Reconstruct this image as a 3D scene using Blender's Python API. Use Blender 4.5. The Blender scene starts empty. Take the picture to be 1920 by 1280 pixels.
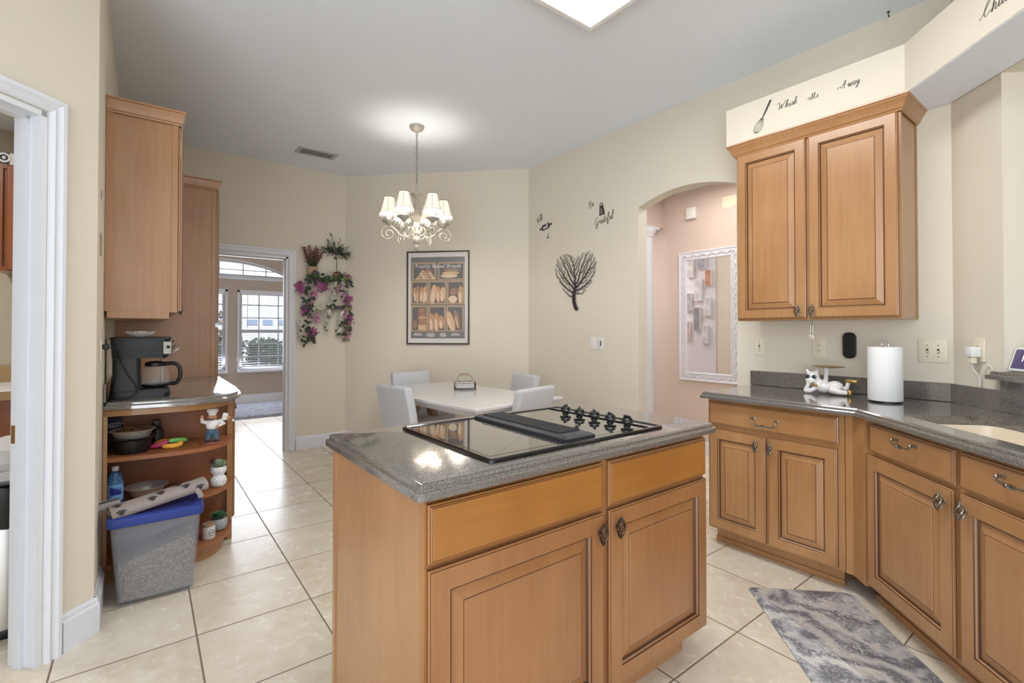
import bpy, bmesh, math, random
from mathutils import Vector, Matrix
R = math.radians
PI = math.pi
random.seed(7)

# ------------------------------------------------------------------ camera, world, lights, exposure
scene = bpy.context.scene
COL = scene.collection
YAW, PITCH, CAM_H, FOCAL = R(37.45), R(0.677), 1.30, 900.0
cam_data = bpy.data.cameras.new('camera')
cam_data.sensor_fit = 'HORIZONTAL'
cam_data.sensor_width = 36.0
cam_data.lens = 36.0 * FOCAL / 1920.0
cam_data.shift_y = -31.0 / 1920.0
cam_data.clip_start = 0.02
cam_data.clip_end = 200
camera = bpy.data.objects.new('camera', cam_data)
COL.objects.link(camera)
camera.location = (0, 0, CAM_H)
camera.rotation_euler = (R(90) + PITCH, 0, -YAW)
scene.camera = camera

scene.view_settings.view_transform = 'Standard'
scene.view_settings.look = 'None'
scene.view_settings.gamma = 1.0
scene.view_settings.use_curve_mapping = False
scene.view_settings.exposure = 0.16

world = bpy.data.worlds.new('world')
scene.world = world
world.use_nodes = True
bg = world.node_tree.nodes['Background']
bg.inputs['Color'].default_value = (0.87, 0.935, 1.0, 1)
bg.inputs['Strength'].default_value = 1.85


def area_light(name, loc, target, sx, sy, power, color=(1, 1, 1)):
    d = bpy.data.lights.new(name, 'AREA')
    d.shape = 'RECTANGLE'
    d.size, d.size_y = sx, sy
    d.energy = power
    d.color = color
    o = bpy.data.objects.new(name, d)
    COL.objects.link(o)
    o.location = loc
    v = Vector(target) - Vector(loc)
    o.rotation_euler = v.to_track_quat('-Z', 'Y').to_euler()
    return o


# daylight arriving from the open family room behind the photographer
area_light('daylight_family_room', (-4.6, -3.4, 1.2), (2.2, 3.0, 2.6), 4.5, 2.2, 60, (0.88, 0.95, 1.0))
# added unseen uplight near the floor, brightens the ceiling
area_light('ceiling_fill', (-3.0, -2.0, 0.05), (-2.7, -1.6, 3.0), 4.0, 3.0, 340, (0.86, 0.93, 1.0))
area_light('breakfast_room_fill', (4.6, -1.2, 2.7), (4.4, -1.0, 0.0), 0.8, 0.8, 16, (1.0, 0.9, 0.78))  # added unseen area light for the room beyond the bar
sun_data = bpy.data.lights.new('sun', 'SUN')
sun_data.energy = 1.6
sun_data.angle = R(1.0)
sun_data.color = (1.0, 0.97, 0.92)
sun = bpy.data.objects.new('sun', sun_data)
COL.objects.link(sun)
sun.location = (0, -8, 10)
sun.rotation_euler = (R(42), 0, R(8))
# daylight through the far windows; added unseen area lights for hall and laundry
area_light('daylight_far_window', (1.2, 9.58, 1.45), (1.0, 5.0, 0.6), 2.3, 1.8, 75, (0.86, 0.92, 1.0))
area_light('hall_fill', (4.1, 2.3, 2.78), (4.1, 2.3, 0), 0.5, 0.9, 13, (1.0, 0.96, 0.94))
area_light('hall_end_fill', (4.0, 4.6, 2.6), (4.0, 4.4, 0), 0.8, 0.8, 30, (1.0, 0.97, 0.98))
area_light('laundry_fill', (-1.3, 3.6, 2.7), (-1.3, 3.6, 0), 0.5, 0.5, 22, (1.0, 0.97, 0.93))


# ------------------------------------------------------------------ materials
def srgb(r, g, b):
    def f(c):
        c /= 255.0
        return c / 12.92 if c <= 0.04045 else ((c + 0.055) / 1.055) ** 2.4
    return (f(r), f(g), f(b), 1.0)


class N:
    """tiny helper round a node tree"""
    def __init__(s, name):
        s.m = bpy.data.materials.new(name)
        s.m.use_nodes = True
        s.t = s.m.node_tree
        s.b = s.t.nodes['Principled BSDF']

    def n(s, typ, **kw):
        n = s.t.nodes.new(typ)
        for k, v in kw.items():
            if k in n.bl_rna.properties.keys():
                setattr(n, k, v)
            else:
                n.inputs[k].default_value = v
        return n

    def l(s, a, b):
        s.t.links.new(a, b)

    def mix(s, fac, a, b, blend='MIX'):
        n = s.t.nodes.new('ShaderNodeMix')
        n.data_type = 'RGBA'
        n.blend_type = blend
        for sock, v in ((n.inputs[0], fac), (n.inputs[6], a), (n.inputs[7], b)):
            if hasattr(v, 'is_output'):
                s.l(v, sock)
            else:
                sock.default_value = v
        return n.outputs[2]

    def math(s, op, a, b=0.0):
        n = s.t.nodes.new('ShaderNodeMath')
        n.operation = op
        for sock, v in zip(n.inputs, (a, b)):
            if hasattr(v, 'is_output'):
                s.l(v, sock)
            else:
                sock.default_value = v
        return n.outputs[0]

    def ramp(s, fac, stops):
        n = s.t.nodes.new('ShaderNodeValToRGB')
        el = n.color_ramp.elements
        while len(el) < len(stops):
            el.new(0.5)
        for e, (p, c) in zip(el, stops):
            e.position = p
            e.color = c
        s.l(fac, n.inputs[0])
        return n.outputs[0]

    def coord(s, scale=(1, 1, 1), rot=(0, 0, 0)):
        tc = s.t.nodes.new('ShaderNodeTexCoord')
        mp = s.t.nodes.new('ShaderNodeMapping')
        mp.inputs['Scale'].default_value = scale
        mp.inputs['Rotation'].default_value = rot
        s.l(tc.outputs['Object'], mp.inputs[0])
        return mp.outputs[0]

    def noise(s, vec, scale, detail=4, rough=0.5, dist=0.0):
        n = s.n('ShaderNodeTexNoise', Scale=scale, Detail=detail, Roughness=rough, Distortion=dist)
        s.l(vec, n.inputs['Vector'])
        return n.outputs['Fac']

    def bump(s, h, strength=0.2, dist=0.01):
        n = s.n('ShaderNodeBump', Strength=strength, Distance=dist)
        s.l(h, n.inputs['Height'])
        s.l(n.outputs[0], s.b.inputs['Normal'])


def plain(name, col, rough=0.5, metal=0.0, coat=0.0, vary=0.06, scale=30, **kw):
    p = N(name)
    f = p.noise(p.coord(), scale, 3)
    c2 = tuple(max(0, x * (1 - vary * 2)) for x in col[:3]) + (1,)
    c1 = tuple(min(1, x * (1 + vary)) for x in col[:3]) + (1,)
    p.l(p.mix(f, c2, c1), p.b.inputs['Base Color'])
    p.b.inputs['Roughness'].default_value = rough
    p.b.inputs['Metallic'].default_value = metal
    p.b.inputs['Coat Weight'].default_value = coat
    for k, v in kw.items():
        p.b.inputs[k].default_value = v
    return p.m


def paint(name, col, bump=0.12, scale=90, rough=0.75):
    p = N(name)
    v = p.coord()
    big = p.noise(v, 1.3, 3)
    c2 = tuple(x * 0.965 for x in col[:3]) + (1,)
    p.l(p.mix(big, c2, col), p.b.inputs['Base Color'])
    p.b.inputs['Roughness'].default_value = rough
    p.b.inputs['Specular IOR Level'].default_value = 0.25
    p.bump(p.noise(v, scale, 5, 0.6), bump, 0.004)
    return p.m


def wood(name, c_dark, c_light, grain_axis='z', rough=0.3, coat=0.35):
    p = N(name)
    sc = {'z': (14, 14, 0.9), 'x': (0.9, 14, 14), 'y': (14, 0.9, 14)}[grain_axis]
    v = p.coord(sc)
    g = p.noise(v, 3.0, 6, 0.6, 0.6)
    blot = p.noise(p.coord((1, 1, 0.6)), 3.2, 3, 0.5)
    fac = p.math('ADD', p.math('MULTIPLY', g, 0.38), p.math('MULTIPLY', blot, 0.62))
    c = p.ramp(fac, [(0.3, c_dark), (0.75, c_light)])
    p.l(c, p.b.inputs['Base Color'])
    p.b.inputs['Roughness'].default_value = rough
    p.b.inputs['Coat Weight'].default_value = coat
    p.b.inputs['Coat Roughness'].default_value = 0.18
    p.bump(g, 0.03, 0.002)
    return p.m


M = {}
M['wall'] = paint('wall_paint', srgb(227, 219, 202))
M['wall_pink'] = paint('hall_pinkish', srgb(216, 196, 182))  # pinker and darker than the kitchen walls
M['wall_far'] = paint('far_room_paint', srgb(196, 180, 166))
M['wall_laundry'] = paint('laundry_paint', srgb(190, 178, 160))
M['ceiling'] = paint('ceiling_paint', srgb(241, 247, 255), 0.3, 60, 0.9)
M['trim'] = plain('trim_white', srgb(226, 228, 234), 0.35, vary=0.02)
M['wood'] = wood('maple', srgb(158, 111, 67), srgb(188, 142, 98))
M['wood_h'] = wood('maple_horizontal', srgb(160, 113, 69), srgb(188, 142, 98), 'x')
M['wood_warm'] = wood('maple_amber', srgb(144, 95, 56), srgb(174, 124, 80))
M['wood_warm_h'] = wood('maple_amber_horizontal', srgb(150, 96, 42), srgb(182, 124, 62), 'x')
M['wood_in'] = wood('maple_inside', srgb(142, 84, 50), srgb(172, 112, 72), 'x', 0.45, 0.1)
M['glaze'] = plain('chocolate_glaze', srgb(74, 40, 22), 0.4, coat=0.2, vary=0.2, scale=80)
M['black'] = plain('black_plastic', srgb(16, 17, 20), 0.35, vary=0.1)
M['black_gloss'] = plain('black_enamel', srgb(12, 12, 14), 0.12, coat=0.6, vary=0.05)
M['white'] = plain('white_plastic', srgb(234, 233, 230), 0.35, vary=0.02)
M['almond'] = plain('almond_plastic', srgb(232, 224, 202), 0.35, vary=0.02)
M['slot'] = plain('dark_slot', srgb(60, 54, 48), 0.6)
M['pewter'] = plain('pewter', srgb(150, 146, 138), 0.28, 1.0, vary=0.2, scale=120)
M['pewter_dark'] = plain('dark_pewter', srgb(98, 88, 76), 0.35, 1.0, vary=0.25, scale=120)
M['steel'] = plain('stainless_steel', srgb(214, 212, 208), 0.3, 1.0, vary=0.05)
M['chrome'] = plain('chrome', srgb(215, 215, 215), 0.12, 1.0, vary=0.02)
M['gold'] = plain('gold_paint', srgb(190, 156, 92), 0.3, 0.9, vary=0.1)
M['ink'] = plain('vinyl_ink', srgb(62, 58, 52), 0.6, vary=0.1)
M['plum_metal'] = plain('plum_black_metal', srgb(58, 42, 52), 0.45, 0.3, vary=0.15)


def worktop_mat():
    p = N('speckled_worktop')
    v = p.coord()
    f1 = p.noise(v, 420, 2, 0.5)
    f2 = p.noise(v, 700, 2, 0.5)
    base = p.ramp(f1, [(0.36, srgb(68, 64, 60)), (0.5, srgb(104, 99, 93)), (0.66, srgb(146, 140, 133))])
    sp = p.ramp(f2, [(0.66, (0, 0, 0, 1)), (0.71, (1, 1, 1, 1))])
    p.l(p.mix(sp, base, srgb(188, 180, 170)), p.b.inputs['Base Color'])
    p.b.inputs['Roughness'].default_value = 0.16
    p.b.inputs['Specular IOR Level'].default_value = 0.6
    p.b.inputs['Coat Weight'].default_value = 1.0
    p.b.inputs['Coat IOR'].default_value = 1.6
    p.b.inputs['Coat Roughness'].default_value = 0.06
    return p.m


M['worktop'] = worktop_mat()


def tile_mat():
    p = N('travertine_tile')
    tc = p.t.nodes.new('ShaderNodeTexCoord')
    sep = p.t.nodes.new('ShaderNodeSeparateXYZ')
    p.l(tc.outputs['Object'], sep.inputs[0])
    S = 0.4635
    u = p.math('DIVIDE', p.math('SUBTRACT', sep.outputs[0], 0.187), S)
    w = p.math('DIVIDE', p.math('SUBTRACT', sep.outputs[1], 2.456), S)
    fu, fw_ = p.math('FRACT', u), p.math('FRACT', w)
    du = p.math('MINIMUM', fu, p.math('SUBTRACT', 1.0, fu))
    dw = p.math('MINIMUM', fw_, p.math('SUBTRACT', 1.0, fw_))
    d = p.math('MINIMUM', du, dw)
    line = p.math('LESS_THAN', d, 0.0075)
    cmb = p.t.nodes.new('ShaderNodeCombineXYZ')
    p.l(p.math('FLOOR', u), cmb.inputs[0])
    p.l(p.math('FLOOR', w), cmb.inputs[1])
    wn = p.t.nodes.new('ShaderNodeTexWhiteNoise')
    p.l(cmb.outputs[0], wn.inputs['Vector'])
    # shift the marbling per tile
    vadd = p.t.nodes.new('ShaderNodeVectorMath')
    vadd.operation = 'ADD'
    p.l(tc.outputs['Object'], vadd.inputs[0])
    vs = p.t.nodes.new('ShaderNodeVectorMath')
    vs.operation = 'SCALE'
    vs.inputs['Scale'].default_value = 7.0
    p.l(wn.outputs['Color'], vs.inputs[0])
    p.l(vs.outputs[0], vadd.inputs[1])
    n1 = p.noise(vadd.outputs[0], 3.2, 6, 0.6, 0.5)
    n2 = p.noise(vadd.outputs[0], 14, 5, 0.6, 0.8)
    mixv = p.math('ADD', p.math('MULTIPLY', n1, 0.7), p.math('MULTIPLY', n2, 0.35))
    c = p.ramp(mixv, [(0.34, srgb(206, 192, 168)), (0.52, srgb(221, 211, 193)), (0.7, srgb(232, 226, 214))])
    tint = p.mix(p.math('MULTIPLY', wn.outputs['Value'], 0.3), c, srgb(226, 208, 180))
    p.l(p.mix(line, tint, srgb(128, 112, 94)), p.b.inputs['Base Color'])
    p.l(p.math('ADD', 0.2, p.math('MULTIPLY', p.math('ADD', p.math('MULTIPLY', n2, 0.3), p.math('MULTIPLY', line, 1.5)), 0.4)), p.b.inputs['Roughness'])
    h = p.math('SUBTRACT', p.math('MULTIPLY', n2, 0.12), line)
    p.bump(h, 0.25, 0.003)
    return p.m


M['tile'] = tile_mat()


# ------------------------------------------------------------------ mesh builder
class MB:
    def __init__(s, mat=None):
        s.bm = bmesh.new()
        s.M = mat or Matrix.Identity(4)
        s.mi = 0

    def at(s, loc=(0, 0, 0), rz=0.0, rx=0.0, ry=0.0, sc=1.0):
        s.M = Matrix.Translation(loc) @ Matrix.Rotation(rz, 4, 'Z') @ Matrix.Rotation(ry, 4, 'Y') @ Matrix.Rotation(rx, 4, 'X') @ Matrix.Scale(sc, 4)
        return s

    def v(s, p):
        return s.bm.verts.new(s.M @ Vector(p))

    def f(s, vs, mi=None):
        try:
            f = s.bm.faces.new(vs)
        except ValueError:
            return None
        f.material_index = s.mi if mi is None else mi
        return f

    def box(s, x0, y0, z0, x1, y1, z1, bev=0.0, seg=2):
        vs = [s.v((x, y, z)) for z in (z0, z1) for y in (y0, y1) for x in (x0, x1)]
        q = [(0, 2, 3, 1), (4, 5, 7, 6), (0, 1, 5, 4), (2, 6, 7, 3), (0, 4, 6, 2), (1, 3, 7, 5)]
        fs = [s.f([vs[i] for i in k]) for k in q]
        if bev > 0:
            es = list({e for f in fs for e in f.edges})
            r = bmesh.ops.bevel(s.bm, geom=es, offset=bev, segments=seg, profile=0.5, affect='EDGES', clamp_overlap=True)
            for f in r['faces']:
                f.material_index = s.mi
        return s

    def lathe(s, prof, seg=24, c=(0, 0, 0), cap=True, a0=0.0, sx=1.0, sy=1.0):
        rings = []
        for r, z in prof:
            if r < 1e-6:
                rings.append([s.v((c[0], c[1], c[2] + z))])
            else:
                rings.append([s.v((c[0] + r * sx * math.cos(a0 + 2 * PI * i / seg), c[1] + r * sy * math.sin(a0 + 2 * PI * i / seg), c[2] + z)) for i in range(seg)])
        for a, b in zip(rings, rings[1:]):
            for i in range(seg):
                j = (i + 1) % seg
                if len(a) == 1 and len(b) == 1:
                    continue
                if len(a) == 1:
                    s.f([a[0], b[i], b[j]])
                elif len(b) == 1:
                    s.f([a[i], a[j], b[0]])
                else:
                    s.f([a[i], a[j], b[j], b[i]])
        if cap:
            if len(rings[0]) > 1:
                s.f(list(reversed(rings[0])))
            if len(rings[-1]) > 1:
                s.f(rings[-1])
        return s

    def ball(s, c, r, seg=16, rows=8):
        rx, ry, rz = (r, r, r) if not hasattr(r, '__len__') else r
        prof = [(math.sin(PI * k / rows), -math.cos(PI * k / rows)) for k in range(rows + 1)]
        old = s.M
        s.M = old @ Matrix.Translation(c) @ Matrix.Diagonal((rx, ry, rz, 1))
        prof[0] = (0, -1)
        prof[-1] = (0, 1)
        s.lathe(prof, seg, cap=False)
        s.M = old
        return s

    def tube(s, pts, r, seg=8, closed=False, flat=None):
        pts = [Vector(p) for p in pts]
        n = len(pts)
        rad = r if hasattr(r, '__len__') else [r] * n
        rings = []
        up = None
        for i, p in enumerate(pts):
            a = pts[(i - 1) % n] if (closed or i > 0) else p
            b = pts[(i + 1) % n] if (closed or i < n - 1) else p
            t = (b - a)
            if t.length < 1e-9:
                t = Vector((0, 0, 1))
            t.normalize()
            if up is None:
                up = Vector((0, 0, 1)) if abs(t.z) < 0.9 else Vector((1, 0, 0))
            side = t.cross(up)
            if side.length < 1e-6:
                side = t.cross(Vector((1, 0.3, 0)))
            side.normalize()
            up = side.cross(t).normalized()
            fs = 1.0 if flat is None else flat
            rings.append([s.v(p + side * math.cos(2 * PI * k / seg) * rad[i] + up * math.sin(2 * PI * k / seg) * rad[i] * fs) for k in range(seg)])
        m = n if closed else n - 1
        for i in range(m):
            a, b = rings[i], rings[(i + 1) % n]
            for k in range(seg):
                j = (k + 1) % seg
                s.f([a[k], a[j], b[j], b[k]])
        if not closed:
            s.f(list(reversed(rings[0])))
            s.f(rings[-1])
        return s

    def plate(s, loops, d0, d1, to3):
        """polygon (with holes) extruded from d0 to d1; to3(u, v, d) gives the point"""
        sides = []
        for d in (d0, d1):
            es = []
            ls = []
            for lp in loops:
                vs = [s.v(to3(u, v, d)) for u, v in lp]
                ls.append(vs)
                for i in range(len(vs)):
                    es.append(s.bm.edges.new((vs[i], vs[(i + 1) % len(vs)])))
            sides.append(ls)
            if len(loops) == 1:
                s.f(ls[0])
            else:
                r = bmesh.ops.triangle_fill(s.bm, use_beauty=True, edges=es)
                for g in r['geom']:
                    if isinstance(g, bmesh.types.BMFace):
                        g.material_index = s.mi
        for la, lb in zip(*sides):
            n = len(la)
            for i in range(n):
                j = (i + 1) % n
                s.f([la[i], la[j], lb[j], lb[i]])
        return s

    def prism(s, poly, z0, z1):
        return s.plate([poly], z0, z1, lambda u, v, d: (u, v, d))

    def rings(s, polys, cap0=True, cap1=True, mis=None):
        """loft through a list of closed 3D loops with equal counts"""
        rs = [[s.v(p) for p in lp] for lp in polys]
        for k, (a, b) in enumerate(zip(rs, rs[1:])):
            n = len(a)
            for i in range(n):
                j = (i + 1) % n
                s.f([a[i], a[j], b[j], b[i]], None if mis is None else mis[k])
        if cap0:
            s.f(list(reversed(rs[0])))
        if cap1:
            s.f(rs[-1])
        return s

    def leaf(s, base, d, up, length, width, bend=0.2):
        d = Vector(d).normalized()
        up = Vector(up)
        side = d.cross(up)
        if side.length < 1e-6:
            side = d.cross(Vector((1, 0.2, 0.1)))
        side.normalize()
        up = side.cross(d)
        b = Vector(base)
        mid = b + d * length * 0.5 + up * length * bend * 0.4
        tip = b + d * length - up * length * bend * 0.25
        v0 = s.v(b)
        v1 = s.v(mid + side * width * 0.5)
        v2 = s.v(mid - side * width * 0.5)
        vm = s.v(mid - up * width * 0.18)
        v3 = s.v(tip)
        s.f([v0, v1, vm]); s.f([v0, vm, v2]); s.f([v1, v3, vm]); s.f([vm, v3, v2])
        return s

    def build(s, name, mats, parent=None, loc=None, smooth=35, rz=0.0):
        bmesh.ops.recalc_face_normals(s.bm, faces=s.bm.faces)
        me = bpy.data.meshes.new(name)
        s.bm.to_mesh(me)
        s.bm.free()
        for m in (mats if isinstance(mats, (list, tuple)) else [mats]):
            me.materials.append(M[m] if isinstance(m, str) else m)
        if smooth:
            me.shade_smooth()
            me.set_sharp_from_angle(angle=R(smooth))
        o = bpy.data.objects.new(name, me)
        COL.objects.link(o)
        if parent is not None:
            o.parent = parent
        if loc is not None:
            o.location = loc
        o.rotation_euler.z = rz
        return o


def thing(name, label, cat, loc=(0, 0, 0), rz=0.0, group=None):
    o = bpy.data.objects.new(name, None)
    o.empty_display_size = 0.1
    COL.objects.link(o)
    o.location = loc
    o.rotation_euler.z = rz
    return tag(o, label, cat, group)


def tag(o, label, cat, group=None, kind=None):
    o['label'] = label
    o['category'] = cat
    if group:
        o['group'] = group
    if kind:
        o['kind'] = kind
    return o


def struct(o, label=None, cat=None):
    o['kind'] = 'structure'
    if label:
        o['label'] = label
    if cat:
        o['category'] = cat
    return o


def copy_tree(o, parent=None):
    c = o.copy()
    COL.objects.link(c)
    if parent is not None:
        c.parent = parent
    for ch in list(o.children):
        copy_tree(ch, c)
    return c


def offset_poly(poly, d):
    """inset (d > 0) a counter-clockwise polygon with mitred corners"""
    n = len(poly)
    out = []
    for i in range(n):
        p0, p1, p2 = Vector(poly[i - 1]), Vector(poly[i]), Vector(poly[(i + 1) % n])
        e1, e2 = (p1 - p0).normalized(), (p2 - p1).normalized()
        n1, n2 = Vector((-e1.y, e1.x)), Vector((-e2.y, e2.x))
        b = n1 + n2
        if b.length < 1e-6:
            b = n1.copy()
        b.normalize()
        k = d / max(0.3, b.dot(n1))
        out.append((p1.x + b.x * k, p1.y + b.y * k))
    return out


def round_poly(poly, radii, seg=6):
    n = len(poly)
    out = []
    for i in range(n):
        r = radii[i] if hasattr(radii, '__len__') else radii
        p0, p1, p2 = Vector(poly[i - 1]), Vector(poly[i]), Vector(poly[(i + 1) % n])
        if r <= 0:
            out.append((p1.x, p1.y))
            continue
        a, b = (p0 - p1).normalized(), (p2 - p1).normalized()
        ang = a.angle(b)
        t = min(r / math.tan(ang / 2), (p0 - p1).length * 0.49, (p2 - p1).length * 0.49)
        s0, s1 = p1 + a * t, p1 + b * t
        for k in range(seg + 1):
            u = k / seg
            q = s0 * (1 - u) ** 2 + p1 * 2 * u * (1 - u) + s1 * u ** 2
            out.append((q.x, q.y))
    return out


def catmull(pts, sub=6, closed=False):
    pts = [Vector(p) for p in pts]
    n = len(pts)
    out = []
    m = n if closed else n - 1
    for i in range(m):
        p0 = pts[(i - 1) % n] if (closed or i > 0) else pts[0]
        p1, p2 = pts[i], pts[(i + 1) % n]
        p3 = pts[(i + 2) % n] if (closed or i + 2 < n) else pts[-1]
        for k in range(sub):
            t = k / sub
            out.append(0.5 * ((2 * p1) + (p2 - p0) * t + (2 * p0 - 5 * p1 + 4 * p2 - p3) * t * t + (3 * p1 - p0 - 3 * p2 + p3) * t ** 3))
    if not closed:
        out.append(pts[-1])
    return out


def text_mesh(name, body, size, mat, parent, matrix, shear=0.0, depth=0.0006, align='CENTER'):
    cu = bpy.data.curves.new(name, 'FONT')
    cu.body = body
    cu.size = size
    cu.shear = shear
    cu.extrude = depth
    cu.align_x = align
    cu.align_y = 'CENTER'
    tmp = bpy.data.objects.new(name + '_tmp', cu)
    COL.objects.link(tmp)
    dg = bpy.context.evaluated_depsgraph_get()
    me = bpy.data.meshes.new_from_object(tmp.evaluated_get(dg))
    me.transform(matrix)
    me.materials.clear()
    me.materials.append(M[mat] if isinstance(mat, str) else mat)
    bpy.data.objects.remove(tmp)
    bpy.data.curves.remove(cu)
    o = bpy.data.objects.new(name, me)
    COL.objects.link(o)
    o.parent = parent
    return o


def facing(loc, nx, ny, tilt=0.0):
    """matrix for flat things drawn in x/y that hang on a wall whose outward normal is (nx, ny)"""
    n = Vector((nx, ny, 0)).normalized()
    xax = Vector((0, 0, 1)).cross(n)          # right-hand side as seen from the front
    m = Matrix((( xax.x, 0, n.x, loc[0]), (xax.y, 0, n.y, loc[1]), (0, 1, 0, loc[2]), (0, 0, 0, 1)))
    return m @ Matrix.Rotation(tilt, 4, 'Z')


S2 = math.sqrt(0.5)
HC = 0.925          # worktop height
ZC = 3.10           # ceiling height
# ------------------------------------------------------------------ the setting
XL, YB, XR = -0.165, 5.62, 3.374        # left wall, back wall, right wall
WX, WY = -0.165, 2.755                  # corner where the left wall meets the laundry wall
NK = 1.857                              # corner of back wall and nook wall
TR = XR - NK                            # run of the 45 degree nook wall
SD0 = (XR, 0.592)                       # corner of right wall and sink wall

mb = MB()
mb.box(-6, -9, -0.06, 8, 10.4, 0)
struct(mb.build('floor', 'tile', smooth=0), 'square travertine floor tiles with thin grout lines', 'floor')

mb = MB()
mb.box(-6, -9, ZC, 8, YB + 0.12, ZC + 0.1)
struct(mb.build('ceiling', 'ceiling', smooth=0), 'pale grey textured kitchen ceiling', 'ceiling')


def yz(u, v, d):
    return (d, u, v)


def xz(u, v, d):
    return (u, d, v)


def diag(px, py, dx, dy, nx, ny):
    """u runs along (dx,dy) from (px,py), v is height, d is depth along (nx,ny)"""
    return lambda u, v, d: (px + dx * u + nx * d, py + dy * u + ny * d, v)


# left wall and the angled wall with the laundry door
mb = MB(); mb.prism([(XL, WY), (XL, YB + 0.06), (XL - 0.12, YB + 0.06), (XL - 0.12, WY + 0.05)], 0, ZC)
struct(mb.build('wall_left', 'wall', smooth=0), 'cream kitchen wall behind the left cabinets', 'wall')
U0, U1, DT = 0.207, 1.12, 2.158
LD = diag(WX, WY, -S2, -S2, -S2, S2)
mb = MB()
mb.plate([[(0, 0), (U0, 0), (U0, DT), (U1, DT), (U1, 0), (3.0, 0), (3.0, ZC), (0, ZC)]], 0, 0.12, LD)
struct(mb.build('wall_left_angled', 'wall', smooth=0), 'cream angled wall around the laundry doorway', 'wall')

# back wall with the doorway to the front room
DX0, DX1, DB = 0.33, 1.235, 2.10
mb = MB()
mb.plate([[(XL - 0.1, 0), (DX0, 0), (DX0, DB), (DX1, DB), (DX1, 0), (NK, 0), (NK, ZC), (XL - 0.1, ZC)]], YB, YB + 0.12, xz)
struct(mb.build('wall_back', 'wall', smooth=0), 'cream wall with the doorway and flower shelves', 'wall')

# nook wall at 45 degrees
LN = TR / S2
NW = diag(NK, YB, S2, -S2, S2, S2)
mb = MB()
mb.plate([[(0, 0), (LN, 0), (LN, ZC), (0, ZC)]], 0, 0.12, NW)
struct(mb.build('wall_nook', 'wall', smooth=0), 'cream angled wall behind the dining table', 'wall')

# right wall with the arch
A0, A1, AS, AR = 1.75, 2.614, 2.36, 0.085
arc = []
for k in range(17):
    t = k / 16
    y = A1 + (A0 - A1) * t
    arc.append((y, AS + AR * (1 - (2 * t - 1) ** 2)))
mb = MB()
mb.plate([[(4.12, 0), (4.12, ZC), (0.45, ZC), (0.45, 0), (A0, 0)] + list(reversed(arc)) + [(A1, 0)]], XR, XR + 0.115, yz)
struct(mb.build('wall_right', 'wall', smooth=0), 'cream wall with the arched hall opening', 'wall')

# sink wall: full height stub, then a half wall under the bar ledge
SW = diag(SD0[0], SD0[1], -S2, -S2, S2, -S2)
mb = MB()
mb.plate([[(-0.02, 0), (2.4, 0), (2.4, 1.072), (0.302, 1.072), (0.302, 2.5), (2.4, 2.5), (2.4, ZC), (-0.02, ZC)]], 0, 0.14, SW)
struct(mb.build('wall_sink', 'wall', smooth=0), 'cream angled wall beside the bar opening', 'wall')
RX, RY = SD0[0] - S2 * 0.302, SD0[1] - S2 * 0.302
RW = diag(RX, RY, S2, -S2, S2, S2)
mb = MB()
mb.plate([[(0.14, 0), (1.6, 0), (1.6, 2.5), (0.14, 2.5)]], 0, 0.12, RW)
struct(mb.build('wall_bar_return', 'wall', smooth=0), 'cream wall returning beyond the bar opening', 'wall')

mb = MB(); mb.box(1.7, -2.72, 0, 8, -2.6, ZC); struct(mb.build('wall_light_block_rear', 'wall', smooth=0), 'added unseen wall screening the bar opening from outside light', 'wall')  # unseen walls added to keep sky light off the bar return
mb = MB(); mb.box(6.4, -2.6, 0, 6.52, 5.7, ZC); struct(mb.build('wall_light_block_right', 'wall', smooth=0), 'added unseen side wall keeping outside light off the bar', 'wall')

# soffit over the upper cabinet, turning with the sink wall
sx, sy = 3.054, 0.71
ca = [(sx, 1.65), (sx, sy), (sx - 1.75, sy - 1.75), (sx - 1.75 + 0.31 * S2 * 1.0, sy - 1.75 - 0.31 * S2), (XR - 0.005, SD0[1] + 0.0), (XR - 0.005, 1.65)]
mb = MB(); mb.prism(ca, 2.503, 2.755)
mb.build('wall_soffit', ['wall'], smooth=0)
struct(bpy.data.objects['wall_soffit'], 'cream boxed soffit above the wall cabinet', 'soffit')
mb = MB()
e = 0.003
cb = offset_poly(ca, 0.004)
mb.prism(cb, 2.4995, 2.503)
struct(mb.build('ceiling_soffit', 'ceiling', smooth=0), 'pale underside of the boxed soffit', 'ceiling')

# ---- front room beyond the doorway
FY = 9.7
mb = MB(); mb.box(-2.6, YB + 0.12, ZC, 3.4, FY + 0.1, ZC + 0.1)
struct(mb.build('ceiling_front_room', 'ceiling', smooth=0))
mb = MB(); mb.box(-2.7, YB + 0.12, 0, -2.6, FY, ZC); struct(mb.build('wall_front_room_left', 'wall_far', smooth=0))
mb = MB(); mb.box(3.3, YB + 0.3, 0, 3.4, FY, ZC); struct(mb.build('wall_front_room_right', 'wall_far', smooth=0))
WIN = [(0.15, 1.125), (1.335, 2.31)]
WZ0, WZ1 = 0.605, 1.99
AC, AW, AZ, AH = 1.1, 1.16, 2.24, 0.30


def arch_loop(w, z0, h, n=20):
    pts = [(AC - w, z0), (AC + w, z0)]
    rad = (w * w + h * h) / (2 * h)
    half = math.asin(min(1, w / rad))
    for k in range(1, n):
        a = half - 2 * half * k / n
        pts.append((AC + rad * math.sin(a), z0 + h - rad + rad * math.cos(a)))
    return pts


mb = MB()
mb.plate([[(-2.7, 0), (3.4, 0), (3.4, ZC), (-2.7, ZC)]] + [[(a, WZ0), (b, WZ0), (b, WZ1), (a, WZ1)] for a, b in WIN] + [arch_loop(AW, AZ, AH)], FY, FY + 0.14, xz)
struct(mb.build('wall_front_room_window', 'wall_far', smooth=0), 'beige front room wall with windows', 'wall')

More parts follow.
